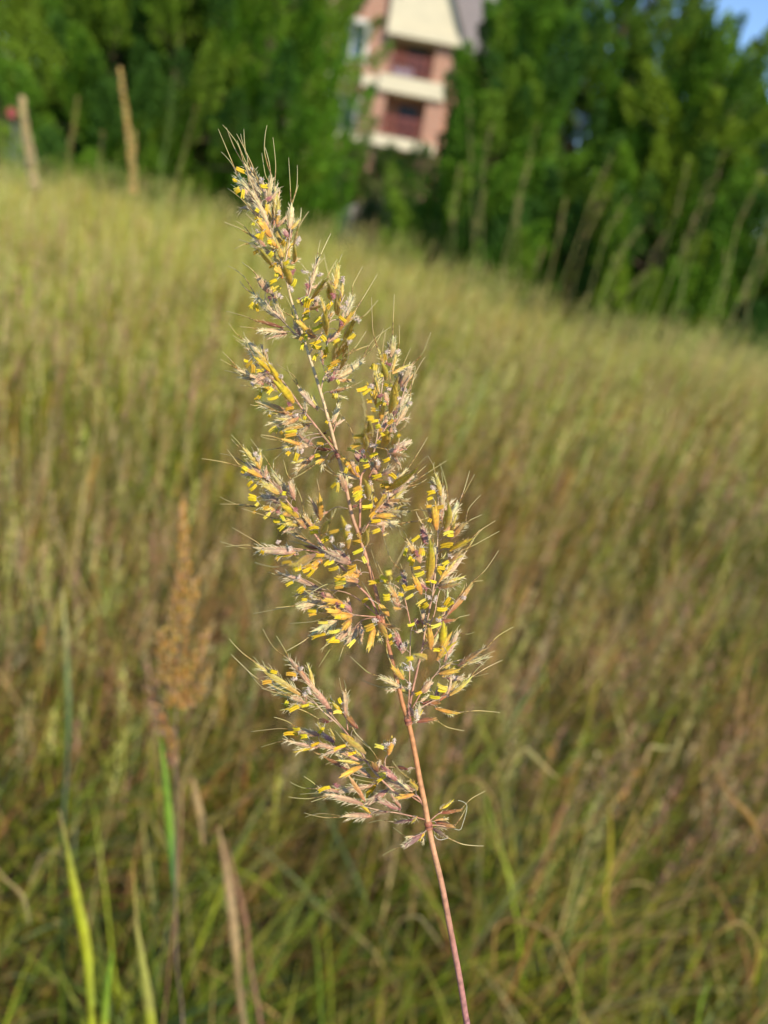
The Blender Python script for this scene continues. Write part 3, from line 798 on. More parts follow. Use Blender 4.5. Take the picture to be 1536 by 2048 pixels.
# fine flowering stalks with chaffy heads spread through the meadow
def heads(n, xr, yr, hr, hl, nq, size, palette, lean=.12):
    y = rng.uniform(yr[0] ** .5, yr[1] ** .5, n) ** 2; x = rng.uniform(-1, 1, n) * (xr[0] + xr[1] * y) + .12 * y
    keep = y < edge_y(x) + rng.normal(0, .3, n); x = x[keep]; y = y[keep]; n = len(x)
    h = rng.uniform(*hr, n) * (.8 + .4 * patch(x, y, 1.2, 2)); lx = rng.normal(.10, lean, n); ly = rng.normal(0, lean, n); z0 = terrain(x, y)
    pal = np.array(palette); c = pal[rng.integers(0, len(pal), n)] * rng.uniform(.8, 1.2, (n, 1))
    # stalk: 3 segment ribbon
    s = np.linspace(0, 1, 4); cx = x[:, None] + lx[:, None] * h[:, None] * s ** 1.6; cy = y[:, None] + ly[:, None] * h[:, None] * s ** 1.6; cz = z0[:, None] + h[:, None] * s
    w = .0011; a = rng.uniform(0, np.pi, n)
    wx = (np.cos(a) * w)[:, None] + 0 * cx; wy = (np.sin(a) * w)[:, None] + 0 * cx
    V1 = np.stack([np.stack([cx - wx, cy - wy, cz], -1), np.stack([cx + wx, cy + wy, cz], -1)], 2); idx = np.arange(n * 8).reshape(n, 4, 2)
    Q1 = np.stack([idx[:, :-1, 0], idx[:, :-1, 1], idx[:, 1:, 1], idx[:, 1:, 0]], -1).reshape(-1, 4)
    C1 = np.repeat((c * .8)[:, None, :], 8, 1).reshape(-1, 3)
    # chaff quads
    u = rng.random((n, nq)) * hl; rad = (1 - u / hl * .8) * .022 * rng.random((n, nq)); ph = rng.uniform(0, 6.28, (n, nq))
    hx = x[:, None] + lx[:, None] * h[:, None] * (1 + u) + np.cos(ph) * rad; hy = y[:, None] + ly[:, None] * h[:, None] + np.sin(ph) * rad
    hz = z0[:, None] + h[:, None] * (1 - hl * .6) + u * .9
    ctr = np.stack([hx, hy, hz], -1)
    d1 = np.stack([np.cos(ph) * .4, np.sin(ph) * .4, np.ones_like(ph)], -1) * size * rng.uniform(.7, 1.5, (n, nq, 1))
    ph2 = ph + 1.4; d2 = np.stack([np.cos(ph2), np.sin(ph2), 0 * ph], -1) * size * .28
    V2 = np.stack([ctr - d1, ctr + d2, ctr + d1, ctr - d2], 2).reshape(-1, 3); Q2 = np.arange(n * nq * 4).reshape(-1, 4)
    C2 = np.repeat(np.repeat(c[:, None, :], nq, 1)[:, :, None, :], 4, 2).reshape(-1, 3)
    return join([(V1.reshape(-1, 3), Q1, C1), (V2, Q2, C2)])
straw = [(.68, .59, .22), (.58, .42, .18), (.62, .59, .17), (.48, .52, .12)]
pk = [(.52, .29, .19), (.48, .26, .14), (.60, .45, .24)]
V, Q, C = join([heads(1500, (.9, .62), (1.0, 3.4), (.22, .54), .14, 30, .0065, pk + pk + straw + [(.62, .32, .08)]), heads(2400, (.9, .62), (2.8, 6), (.30, .70), .2, 18, .011, straw + pk[:1]), heads(7500, (.9, .66), (5.5, 11), (.30, .68), .2, 12, .012, straw)])
tag(np_mesh('seeding_meadow_grass', V, Q, C, M_seed), 'pale straw coloured seeding grasses mixed through the meadow', 'seeding grass', kind='stuff')

# ------------------------------------------------------------------ ground
def ground_material():
    m = bpy.data.materials.new('ground_soil'); m.use_nodes = True; nt = m.node_tree; N = nt.nodes; L = nt.links
    b = N['Principled BSDF']; b.inputs['Roughness'].default_value = .95
    g = N.new('ShaderNodeNewGeometry'); n1 = N.new('ShaderNodeTexNoise'); n1.inputs['Scale'].default_value = 9; n1.inputs['Detail'].default_value = 8
    r = N.new('ShaderNodeValToRGB'); e = r.color_ramp.elements; e[0].position = .35; e[0].color = (.035, .028, .014, 1); e[1].position = .65; e[1].color = (.13, .09, .045, 1)
    k = r.color_ramp.elements.new(.5); k.color = (.07, .075, .02, 1)
    n2 = N.new('ShaderNodeTexNoise'); n2.inputs['Scale'].default_value = .6; n2.inputs['Detail'].default_value = 6
    r2 = N.new('ShaderNodeValToRGB'); r2.color_ramp.elements[0].color = (.06, .10, .02, 1); r2.color_ramp.elements[1].color = (.12, .16, .04, 1)
    sx = N.new('ShaderNodeSeparateXYZ'); mr = N.new('ShaderNodeMapRange'); mr.inputs['From Min'].default_value = 12; mr.inputs['From Max'].default_value = 16
    mx = N.new('ShaderNodeMix'); mx.data_type = 'RGBA'
    L.new(g.outputs['Position'], n1.inputs['Vector']); L.new(g.outputs['Position'], n2.inputs['Vector']); L.new(n1.outputs['Fac'], r.inputs['Fac']); L.new(n2.outputs['Fac'], r2.inputs['Fac'])
    L.new(g.outputs['Position'], sx.inputs[0]); L.new(sx.outputs['Y'], mr.inputs['Value']); L.new(mr.outputs[0], mx.inputs[0])
    L.new(r.outputs['Color'], mx.inputs[6]); L.new(r2.outputs['Color'], mx.inputs[7]); L.new(mx.outputs[2], b.inputs['Base Color'])
    return m
xs = np.concatenate([[-600, -200, -80, -40], np.linspace(-24, 24, 97), [40, 80, 200, 600]]); ys = np.concatenate([[-300, -60, -20, -8], np.linspace(-4, 40, 89), [60, 120, 300, 900]])
GX, GY = np.meshgrid(xs, ys); GZ = terrain(GX, GY); nx, ny = len(xs), len(ys)
I = np.arange(nx * ny).reshape(ny, nx); Q = np.stack([I[:-1, :-1], I[:-1, 1:], I[1:, 1:], I[1:, :-1]], -1).reshape(-1, 4)
tag(np_mesh('ground', np.stack([GX, GY, GZ], -1).reshape(-1, 3), Q, np.ones((nx * ny, 3)) * .1, ground_material()), kind='structure')
mb = MB()
vs = [(-30, 37.6, .03), (30, 37.6, .03), (30, 39.6, .03), (-30, 39.6, .03), (-30, 37.6, -.1), (30, 37.6, -.1), (30, 39.6, -.1), (-30, 39.6, -.1)]
mb.add(vs, [(0, 1, 2, 3), (4, 5, 1, 0), (5, 6, 2, 1), (6, 7, 3, 2), (7, 4, 0, 3)], (.4, .4, .4))
tag(mb.build('path', plain('concrete_path', (.42, .38, .31), .9, 3, .15), smooth=False), kind='structure')

# ------------------------------------------------------------------ single blades that stand out in the foreground
def leaf_pts(px_pts, dist, dd=0):
    return [P(x, y, dist + dd * i) for i, (x, y) in enumerate(px_pts)]
def strap(mb, pts, widths, cols, fold=.25):
    sp = smooth_pts(pts, 5); n = len(sp); ti = np.linspace(0, len(pts) - 1, n); w = np.interp(ti, range(len(pts)), widths)
    fr = frames(sp); vs = []; cs = []; fs = []
    for i, (p, t, a, b) in enumerate(fr):
        c = tuple(np.interp(ti[i], range(len(pts)), [q[k] for q in cols]) for k in range(3)); c = vary(c, .05)
        for k, u in enumerate((-1, -.5, 0, .5, 1)):
            vs.append(p + b * u * w[i] / 2 + a * abs(u) * w[i] * fold); cs.append(tuple(x * (1.15 if k == 2 else 1) for x in c))
    for i in range(n - 1):
        for k in range(4): fs.append((i * 5 + k, i * 5 + k + 1, (i + 1) * 5 + k + 1, (i + 1) * 5 + k))
    mb.add(vs, fs, cs)
def blade_thing(name, label, pix, dist, wpx, cols, cat='grass blade', group=None, todown=True):
    pts = leaf_pts(pix, dist); wd = [.82 * w / F * dist for w in wpx]
    if todown:
        foot = pts[-1].copy(); v = pts[-1] - pts[-2]; v /= np.linalg.norm(v)
        foot = pts[-1] + v * .15; foot[2] = max(foot[2], .1); pts.append(foot); g = foot + np.array([v[0] * .05, .02, 0]); g[2] = terrain(g[0], g[1]); pts.append(g)
        wd += [wd[-1], wd[-1] * .6]; cols = cols + [cols[-1], cols[-1]]
    mb = MB(); strap(mb, pts, wd, cols)
    o = mb.build(name, M_blade); tag(o, label, cat, group); return o
G1 = (.19, .32, .025); YG = (.42, .44, .02); TAN = (.44, .29, .12); DG = (.05, .09, .035); ORG = (.45, .26, .05)
blade_thing('grass_blade', 'upright bright green grass blade below the blurred orange plume', [(320, 1475), (330, 1560), (338, 1650), (345, 1730), (351, 1800)], .55, [3, 15, 21, 18, 9], [G1, G1, G1, (.10, .24, .05), DG], todown=False)
blade_thing('grass_blade', 'arching yellow green grass blade at the lower left corner', [(118, 1620), (132, 1690), (150, 1790), (170, 1890), (180, 2000), (184, 2080)], .50, [3, 10, 22, 26, 18, 14], [TAN, (.3, .3, .04), YG, YG, (.33, .37, .03), YG])
blade_thing('grass_blade', 'short light green blade between two yellow green blades at the bottom', [(225, 1900), (216, 1960), (208, 2040), (204, 2090)], .55, [3, 12, 18, 18], [G1, (.22, .36, .03), (.27, .38, .03), YG])
blade_thing('grass_blade', 'pale yellow grass blade with orange tip left of the dark stalk at the bottom', [(265, 1720), (272, 1840), (284, 1930), (296, 2010), (304, 2090)], .52, [3, 8, 18, 24, 25], [ORG, (.36, .3, .08), (.42, .42, .08), (.36, .34, .07), YG])
blade_thing('dry_blade', 'tall dry tan blade standing right of the dark stalk', [(436, 1650), (448, 1720), (460, 1800), (470, 1890), (476, 1970)], .75, [4, 16, 22, 22, 14], [TAN, (.40, .25, .12), (.50, .33, .16), (.46, .31, .14), (.3, .2, .08)], 'dry leaf')
blade_thing('dry_blade', 'reddish dry blade leaning beside the tall tan blade', [(452, 1680), (470, 1760), (490, 1840), (500, 1930)], .8, [3, 10, 12, 8], [(.3, .15, .08)] * 4, 'dry leaf')
blade_thing('dry_blade', 'pale tan dry leaf hanging behind the dark stalk', [(385, 1555), (392, 1600), (402, 1640), (405, 1690)], .8, [6, 18, 18, 6], [TAN] * 4, 'dry leaf', todown=False)
blade_thing('grass_blade', 'grey green broad stalk standing in the meadow at the far left', [(124, 1180), (131, 1280), (134, 1360), (136, 1430), (132, 1540)], 1.0, [4, 11, 14, 13, 8], [(.50, .44, .17), (.38, .36, .12), (.22, .28, .09), (.14, .20, .06), DG])
arcs = [
 ('curled pale leaf arching over right of the red stem below the lowest branch', [(885, 1660), (900, 1580), (935, 1555), (970, 1575), (990, 1630), (1000, 1700)], .85, 12, (.48, .34, .15)),
 ('cream folded leaf tip just above the larger curled leaf right of the stem', [(1010, 1560), (1040, 1505), (1065, 1510), (1090, 1535), (1112, 1560)], .85, 20, (.55, .46, .26)),
 ('brown leaf arching low in the grass right of the stem foot', [(985, 1940), (995, 1860), (1030, 1842), (1080, 1860), (1120, 1890)], .8, 13, (.42, .26, .12)),
 ('tan leaf bent double at the right edge of the photo near the bottom', [(1430, 1870), (1480, 1850), (1515, 1875), (1520, 1920), (1490, 1990)], .75, 13, (.46, .32, .12)),
 ('small cream leaf curl among greener grass on the right', [(1285, 1530), (1300, 1500), (1325, 1492), (1350, 1500)], 1.0, 16, (.52, .46, .28)),
 ('grey tan leaf arching at the lower left edge', [(60, 1770), (75, 1720), (105, 1702), (130, 1712)], .75, 13, (.38, .33, .22)),
 ('pale leaf crossing the lower left edge at a slant', [(-30, 1710), (10, 1750), (45, 1790), (60, 1850)], .7, 14, (.42, .38, .24)),
 ('dusty brown leaf arching left of the stem foot', [(775, 1900), (800, 1840), (835, 1830), (865, 1860), (890, 1900)], .85, 12, (.30, .26, .16)),
 ('yellow upright blade in the middle of the right hand grass', [(1220, 1620), (1218, 1720), (1215, 1800), (1222, 1860)], .95, 20, (.42, .38, .04)),
 ('orange brown blade slanting through the lower right grass', [(1110, 1780), (1070, 1850), (1045, 1930), (1015, 2010)], .85, 11, (.42, .22, .07)),
 ('tan blade slanting down the far right grass', [(1428, 1540), (1460, 1590), (1500, 1640), (1530, 1700)], .9, 17, (.38, .24, .09)),
 ('light green blade at the right of the bottom edge', [(1420, 1960), (1405, 2010), (1395, 2060)], .7, 14, (.25, .45, .05)),
 ('bright green blade rising right of the bottom centre', [(1160, 1900), (1155, 1980), (1145, 2060)], .8, 16, (.28, .36, .07)),
 ('grey green blade slanting behind the right foot of the plume', [(1090, 1345), (1060, 1380), (1030, 1420), (1010, 1470)], .95, 16, (.20, .27, .14)),
]
for lb, pp, dist, wpx, c in arcs:
    pp = [(x_ + random.uniform(-5, 5), y_ + random.uniform(-5, 5)) for x_, y_ in pp]; n = len(pp); blade_thing('curled_leaf' if ('arch' in lb or 'curl' in lb) else 'grass_blade', lb, pp, dist, [.62 * wpx * q * random.uniform(.7, 1.25) for q in np.interp(np.linspace(0, 1, n), [0, .3, .7, 1], [.5, 1, .95, .35])], [vary(tuple(.72 * v * m for v, m in zip(c, (1.05, .92, .55))), .25) for _ in pp], 'grass leaf', todown=False)

# ------------------------------------------------------------------ blurred seed plumes (same kind of grass, further off)
def plume(mbh, axis, width, nseed, seedl, palette, dens=1.0, shape=None):
    """axis: world points bottom -> top; seeds as small pointed flakes in clusters"""
    sp = smooth_pts(axis, 6); n = len(sp); fr = frames(sp)
    tube(mbh, sp, seedl * .05, palette[-1], 4)
    for _ in range(nseed):
        u = random.random(); i = min(n - 1, int(u * n)); p, t, a, b = fr[i]
        prof = shape(u) if shape else (.35 + .65 * math.sin(math.pi * (.15 + .85 * u) ** .8)) * (1 - .55 * u)
        th = random.uniform(0, 6.28); r = width * prof * random.random() ** .6
        rad = b * math.cos(th) + a * math.sin(th); o = p + rad * r - t * width * .3 + t * random.uniform(-.5, .5) * seedl
        d = t + rad * random.uniform(.1, .7); d /= np.linalg.norm(d); l = seedl * random.uniform(.7, 1.3); w = l * .17
        s1 = np.cross(d, fw + np.array([random.uniform(-.5, .5), 0, random.uniform(-.5, .5)])); s1 /= np.linalg.norm(s1); s2 = np.cross(d, s1)
        c = vary(random.choice(palette), .2)
        mbh.add([o, o + d * l * .4 + s1 * w, o + d * l * .4 - s1 * w * .5 + s2 * w * .8, o + d * l * .4 - s1 * w * .5 - s2 * w * .8, o + d * l], [(0, 1, 2), (0, 2, 3), (0, 3, 1), (1, 4, 2), (2, 4, 3), (3, 4, 1)], c)
def foot_of(p, lean=(0, 0)):
    g = np.array([p[0] + lean[0], p[1] + lean[1], 0.0]); g[2] = float(terrain(g[0], g[1])); return g
def seed_stalk(name, label, head_px, dist, width, palette, nseed, seedl, stemc, lean=(0, 0), sub=None, group=None, stem_r=.0011, shape=None, mid=None):
    hp = [P(x, y, dist) for x, y in head_px]      # bottom -> top
    g = foot_of(hp[0], lean); r = empty(name, tuple(g)); tag(r, label, 'seed stalk', group)
    mb = MB(); pts = [g] + ([P(*q, dist) for q in mid] if mid else []) + hp
    s_ = smooth_pts(pts, 6); tube(mb, s_, np.linspace(stem_r * 1.5, stem_r * .5, len(s_)), stemc, 6); mb.build('stem', M_stem, r)
    mb = MB(); plume(mb, hp, width, nseed, seedl, palette, shape=shape); mb.build('seed_head', M_seed, r)
    for ax, w_, n2 in (sub or []):
        mb = MB(); plume(mb, [P(x, y, dist) for x, y in ax], w_, n2, seedl, palette); mb.build('side_seed_head', M_seed, r)
    return r
GOLD = [(.66, .36, .06), (.58, .31, .09), (.66, .40, .20), (.64, .44, .12), (.52, .34, .13)]
k = .55 / F
o = seed_stalk('seed_plume', 'blurred orange brown grass plume left of the sharp plume', [(352, 1400), (356, 1300), (362, 1180), (366, 1080), (364, 1012)], .55, 22 * k, GOLD, 800, .006, (.20, .13, .08), sub=[
    ([(352, 1400), (335, 1350), (324, 1300), (322, 1265)], 16 * k, 120), ([(356, 1400), (385, 1340), (402, 1300), (412, 1262)], 17 * k, 130), ([(356, 1410), (385, 1395), (405, 1370), (415, 1345)], 13 * k, 80), ([(370, 1250), (388, 1200), (392, 1170)], 10 * k, 60)], mid=[(352, 2200), (352, 1900), (352, 1600)], stem_r=.0006)
k = .58 / F
seed_stalk('seed_plume', 'small ragged orange seed cluster just below the blurred orange plume', [(348, 1530), (340, 1480), (322, 1440), (306, 1390)], .58, 13 * k, [(.55, .30, .05), (.5, .34, .18), (.5, .26, .14)], 130, .008, (.35, .2, .1), mid=[(352, 1800)], stem_r=.0005)
TANS = [(.84, .58, .20), (.84, .60, .14), (.74, .48, .19), (.78, .60, .28)]
k = 2.3 / F
slim = lambda u: (.75 + .35 * math.sin(14 * u + 3 * math.sin(5 * u))) * (1 - .65 * u)
seed_stalk('seed_plume', 'tall narrow tan seed spike standing alone before the left evergreen', [(268, 385), (262, 310), (252, 230), (240, 142)], 2.3, 6.5 * k, TANS, 800, .012, (.4, .28, .12), sub=[([(258, 385), (268, 330), (269, 270)], 5 * k, 70)], shape=slim)
seed_stalk('seed_plume', 'pale tan seed spike at the left edge of the photo', [(70, 375), (60, 310), (50, 250), (44, 200)], 2.3, 9 * k, [(.82, .65, .34), (.8, .7, .33), (.76, .52, .28)], 800, .012, (.4, .3, .15), shape=lambda u: 1.15 - .75 * u)
seed_stalk('seed_plume', 'faint yellowish seed spike between the two tan spikes on the left', [(135, 350), (143, 290), (150, 235), (154, 200)], 2.6, 7 * k, [(.36, .32, .06), (.33, .25, .09)], 130, .014, (.25, .25, .06))
seed_stalk('seed_plume', 'thin faint seed spike just left of the tall tan spike', [(195, 380), (200, 330), (204, 270)], 2.6, 7 * k, [(.30, .30, .06), (.33, .25, .09)], 90, .014, (.22, .24, .06))
seed_stalk('seed_plume', 'soft green feathery stalk before the middle of the left evergreen', [(318, 390), (328, 320), (338, 250), (345, 160)], 2.5, 18 * k, [(.14, .22, .03), (.18, .24, .05)], 190, .010, (.14, .2, .04))
seed_stalk('seed_plume', 'dull pinkish seed head leaning before the left evergreen', [(352, 400), (362, 340), (372, 290), (392, 215)], 2.8, 7 * k, [(.36, .17, .08), (.30, .2, .08)], 80, .010, (.25, .2, .06))
# tall stalks before the right-hand trees
PALK = [(.42, .33, .13), (.40, .27, .15), (.34, .33, .09), (.26, .27, .06)]
st = [(930, 620, 970, 380, 3.6), (960, 600, 985, 250, 4.2), (985, 610, 1075, 250, 3.8), (1000, 590, 1030, 390, 5), (1030, 620, 1060, 330, 4.4), (1080, 630, 1130, 400, 4.0), (1100, 640, 1225, 310, 4.2), (1125, 650, 1215, 390, 4.6), (1160, 650, 1255, 400, 4.0),
      (1180, 660, 1280, 460, 3.6), (1275, 660, 1375, 320, 3.8), (1300, 660, 1420, 360, 4.0), (1335, 660, 1445, 310, 4.3), (1350, 670, 1400, 420, 3.6), (1270, 640, 1330, 470, 4.6), (1420, 690, 1525, 350, 3.7), (1440, 690, 1545, 430, 3.3), (1465, 700, 1560, 480, 3.6), (1400, 670, 1450, 500, 4.4), (1200, 650, 1240, 520, 5), (1060, 620, 1085, 500, 4.8),
      (900, 560, 920, 330, 5), (945, 590, 938, 200, 4.6), (880, 550, 900, 400, 5.2), (1235, 650, 1300, 540, 4.4), (1490, 690, 1500, 560, 4)]
for i, (x0, y0, x1, y1, dd) in enumerate(st):
    bw = random.uniform(-22, 22); hp = [P(x0 + (x1 - x0) * t + bw * math.sin(3 * t), y0 + (y1 - y0) * t, dd) for t in (.68, .78, .9, 1)]
    b0 = P(x0, y0, dd); v = hp[0] - b0; g = b0 - v / max(v[2], .05) * (b0[2] - .0) * .8; g = foot_of(np.array([g[0] * .5 + b0[0] * .5, b0[1], 0]))
    r = empty('seed_stalk', tuple(g)); tag(r, 'tall thin dry seed stalk leaning right before the right hand evergreens', 'seed stalk', 'tall seed stalks before the right hand trees')
    mb = MB(); s_ = smooth_pts([g, b0] + hp, 5); tube(mb, s_, np.linspace(.0018, .0008, len(s_)), vary((.34, .32, .09), .25), 5); mb.build('stem', M_stem, r)
    mb = MB(); plume(mb, hp, random.uniform(.008, .024), random.randint(22, 50), .020, PALK); mb.build('seed_head', M_seed, r)

# ------------------------------------------------------------------ trees
def make_tree(label, x, y, h, rad, seed, tint=(1, 1, 1), low=.15, nplume=150, lean=0.0, shape=1.0, dens=1.0, group='evergreens at the edge of the meadow'):
    rg = np.random.default_rng(seed); rnd = random.Random(seed)
    z0 = float(terrain(x, y)); r = empty('evergreen_tree', (x, y, z0)); tag(r, label, 'tree', group)
    mb = MB(); tube(mb, smooth_pts([np.array([x, y, z0 - .05]), np.array([x + lean * .3, y, z0 + h * .4]), np.array([x + lean * .7, y, z0 + h * .75]), np.array([x + lean, y, z0 + h * .95])], 4), np.linspace(.11, .015, 13), (.1, .07, .05), 8)
    tr = mb.build('trunk', M_bark, r)
    Vs = []; Cs = []; lm = MB()
    for k in range(nplume):
        u = (k + rnd.random()) / nplume; u = u ** 1.1
        zc = low + (h - low - .35) * u; prof = (1 - u) ** (.55 * shape) * (0.72 + .28 * min(1, u * 6)) * rad
        th = rnd.uniform(0, 6.283); rr = prof * rnd.uniform(.62, 1.08) * (.8 + .35 * math.sin(3 * th + seed + u * 7))
        cx, cy, cz = x + lean * u + rr * math.cos(th), y + rr * math.sin(th), z0 + zc
        L = rnd.uniform(.45, .95) * (.7 + .5 * (1 - u)); R = L * rnd.uniform(.24, .36)
        ax = np.array([math.cos(th) * .55, math.sin(th) * .55, 1.0]) + rg.normal(0, .15, 3); ax /= np.linalg.norm(ax)
        if k % 3 == 0: tube(lm, [np.array([x + lean * u, y, z0 + zc * .8]), np.array([cx, cy, cz])], [.022, .008], (.1, .07, .05), 5)
        nleaf = int(460 * dens * (L / .7) ** 1.5)
        s = rg.random(nleaf); rp = R * (1 - s) ** .6 * (.35 + .65 * rg.random(nleaf) ** .5)
        ph = rg.uniform(0, 6.283, nleaf); a = np.cross(ax, [0, 0, 1.0]) + 1e-3; a /= np.linalg.norm(a); b = np.cross(ax, a)
        rad3 = np.outer(np.cos(ph), a) + np.outer(np.sin(ph), b)
        o = np.array([cx, cy, cz]) + np.outer((s - .35) * L, ax) + rad3 * rp[:, None]
        d = ax * .9 + rad3 * .6 + rg.normal(0, .3, (nleaf, 3)); d /= np.linalg.norm(d, axis=1)[:, None]
        w = np.cross(d, rg.normal(0, 1, (nleaf, 3))); w /= np.linalg.norm(w, axis=1)[:, None]
        l = rg.uniform(.04, .085, nleaf)[:, None]; ww = l * .27
        Vs.append(np.stack([o - w * ww, o + d * l * .5 - w * ww * .9, o + d * l, o + d * l * .5 + w * ww * .9], 1).reshape(-1, 3))
        base = np.array([[.10, .20, .009], [.14, .25, .011], [.06, .13, .012], [.17, .25, .013]])[rnd.randrange(4)] * np.array(tint) * np.array([1.0, 1.08, 1.6])
        Cs.append(np.repeat(base * rg.uniform(.75, 1.3, (nleaf, 1)), 4, 0))
    V = np.concatenate(Vs); C = np.concatenate(Cs); Q = np.arange(len(V)).reshape(-1, 4)
    np_mesh('crown', V, Q, C, M_leaf, r)
    lm.build('limb', M_bark, tr)
    return r
make_tree('broad evergreen forming the left edge of the left clump', -5.8, 13.2, 7.6, 1.95, 1, (1.15, 1.1, 1), 1.0, 240, .1, .6)
make_tree('tall evergreen in the middle of the left clump', -4.3, 12.4, 7.2, 2.1, 2, (1, 1, 1), .1, 270, 0, .8)
make_tree('bushy evergreen beside the gap that shows the building', -3.06, 12.9, 7.4, 1.85, 3, (1, 1.1, .9), .1, 270, .1, .62)
make_tree('small pointed evergreen just right of the building gap', .5, 10.9, 4.0, 1.3, 4, (.95, 1, 1), .05, 230, .1, 1.0)
make_tree('tall dark evergreen second from the building gap on the right', 1.85, 11.6, 5.6, 1.45, 5, (.9, .95, 1.1), .05, 270, 0, .55)
make_tree('lower light green evergreen under the patch of blue sky', 3.0, 10.9, 3.9, 1.3, 6, (1.25, 1.15, 1), .05, 240, 0, .6)
make_tree('evergreen at the right edge of the photo', 4.5, 11.1, 5.4, 1.45, 7, (.95, 1, 1), .05, 250, 0, .6)
make_tree('dark evergreen filling behind the lower light green one', 2.9, 12.9, 4.6, 1.6, 8, (.75, .85, 1.0), .05, 220, 0, .5)
make_tree('evergreen beyond the right edge of the photo', 6.4, 11.6, 5.0, 1.6, 9, (1, 1, 1), .05, 120)
make_tree('high crowned evergreen over the outbuilding at the left edge', -8.3, 14.6, 8.0, 2.1, 13, (1, 1, 1), 2.2, 240, 0, .4)
make_tree('low bushy evergreen between the two biggest trees of the left clump', -5.05, 12.0, 4.2, 1.35, 14, (1.05, 1.05, 1), .05, 200, 0, .7)
make_tree('dark evergreen behind the left clump', -5.0, 15.6, 8.0, 2.4, 10, (.75, .8, 1), 1.2, 230, 0, .5)
make_tree('dark evergreen behind the bushy one left of the building gap', -3.6, 15.2, 8.2, 1.7, 12, (.75, .8, 1), .3, 200, 0, .5)

# ------------------------------------------------------------------ apartment building
def brick_mat():
    m = bpy.data.materials.new('red_brick'); m.use_nodes = True; nt = m.node_tree; N = nt.nodes; L = nt.links; b = N['Principled BSDF']; b.inputs['Roughness'].default_value = .9
    g = N.new('ShaderNodeNewGeometry'); sx = N.new('ShaderNodeSeparateXYZ'); cb = N.new('ShaderNodeCombineXYZ'); ad = N.new('ShaderNodeMath'); br = N.new('ShaderNodeTexBrick')
    br.inputs['Color1'].default_value = (.50, .24, .15, 1); br.inputs['Color2'].default_value = (.42, .19, .12, 1); br.inputs['Mortar'].default_value = (.42, .34, .26, 1)
    br.inputs['Scale'].default_value = 1; br.inputs['Brick Width'].default_value = .22; br.inputs['Row Height'].default_value = .08; br.inputs['Mortar Size'].default_value = .008
    L.new(g.outputs['Position'], sx.inputs[0]); L.new(sx.outputs['X'], ad.inputs[0]); L.new(sx.outputs['Y'], ad.inputs[1]); L.new(ad.outputs[0], cb.inputs[0]); L.new(sx.outputs['Z'], cb.inputs[1]); L.new(cb.outputs[0], br.inputs['Vector']); L.new(br.outputs['Color'], b.inputs['Base Color'])
    return m
Mbrick = brick_mat(); Mcream = plain('cream_siding', (.70, .61, .42), .8, 2, .06); Mroof = plain('grey_shingles', (.24, .205, .19), .9, 6, .15); Mglass = plain('window_glass', (.10, .15, .20), .08)
Mdark = plain('dark_metal', (.05, .03, .03), .6); Mdoor = plain('balcony_door', (.03, .03, .035), .3); Mwhite = plain('white_trim', (.75, .72, .62), .6); Mblue = plain('pale_blue_plastic', (.45, .52, .75), .5); Mred = plain('red_brown_wood', (.26, .07, .05), .7)
def box(mb, x0, x1, y0, y1, z0, z1):
    mb.add([(x0, y0, z0), (x1, y0, z0), (x1, y1, z0), (x0, y1, z0), (x0, y0, z1), (x1, y0, z1), (x1, y1, z1), (x0, y1, z1)],
           [(3, 2, 1, 0), (4, 5, 6, 7), (0, 1, 5, 4), (1, 2, 6, 5), (2, 3, 7, 6), (3, 0, 4, 7)], (.5, .5, .5))
B = empty('apartment_building', (-3, 42, 0)); tag(B, 'brick and cream apartment building with balconies seen through the gap in the evergreens', 'building')
def bp(name, mat, boxes, parent=None):
    mb = MB()
    for b in boxes: box(mb, *b)
    return mb.build(name, mat, parent or B, smooth=False)
# brick walls: the left wing in front plane y=42, recess for the balconies x -3.9..-1.8
bp('brick_wall', Mbrick, [(-16, -6.62, 42, 54, 0, 11.4), (-6.62, -5.28, 42, 54, 0, 3.55), (-6.62, -5.28, 42, 54, 4.95, 6.6), (-6.62, -5.28, 42, 54, 8.15, 11.4), (-6.62, -5.28, 42.5, 54, 3.55, 4.95), (-6.62, -5.28, 42.5, 54, 6.6, 8.15), (-5.28, -3.92, 42, 54, 0, 11.4),
    (-3.92, -1.80, 44.1, 54, 0, 11), (-3.92, -3.86, 42, 44.1, 0, 8.0), (-1.80, -.92, 42, 44.1, 0, 8.0), (-1.80, 3.6, 43.301, 54, 0, 7.9)])
bp('balcony_slab', Mcream, [(-4.3, -1.0, 41.7, 44.08, 5.55, 6.27)])
bp('balcony_slab', Mcream, [(-4.4, -1.0, 41.7, 44.08, 3.1, 3.6)])
bp('trim_band', Mcream, [(-16, -4.32, 41.9, 41.99, 5.6, 6.1)])
bp('trim_band', Mcream, [(-16, -4.42, 41.9, 41.99, 3.1, 3.45)])
for zz in (6.6, 3.55):
    z1 = zz + 1.55 if zz > 5 else 4.95
    f = bp('window', Mwhite, [(-6.82, -6.6, 41.93, 42.3, zz - .15, z1 + .2), (-5.3, -5.08, 41.93, 42.3, zz - .15, z1 + .2), (-6.6, -5.3, 41.93, 42.3, z1, z1 + .2), (-6.6, -5.3, 41.93, 42.3, zz - .15, zz), (-5.98, -5.92, 42.1, 42.3, zz, z1)])
    bp('pane', Mglass, [(-6.61, -5.29, 42.32, 42.36, zz, z1)], f)
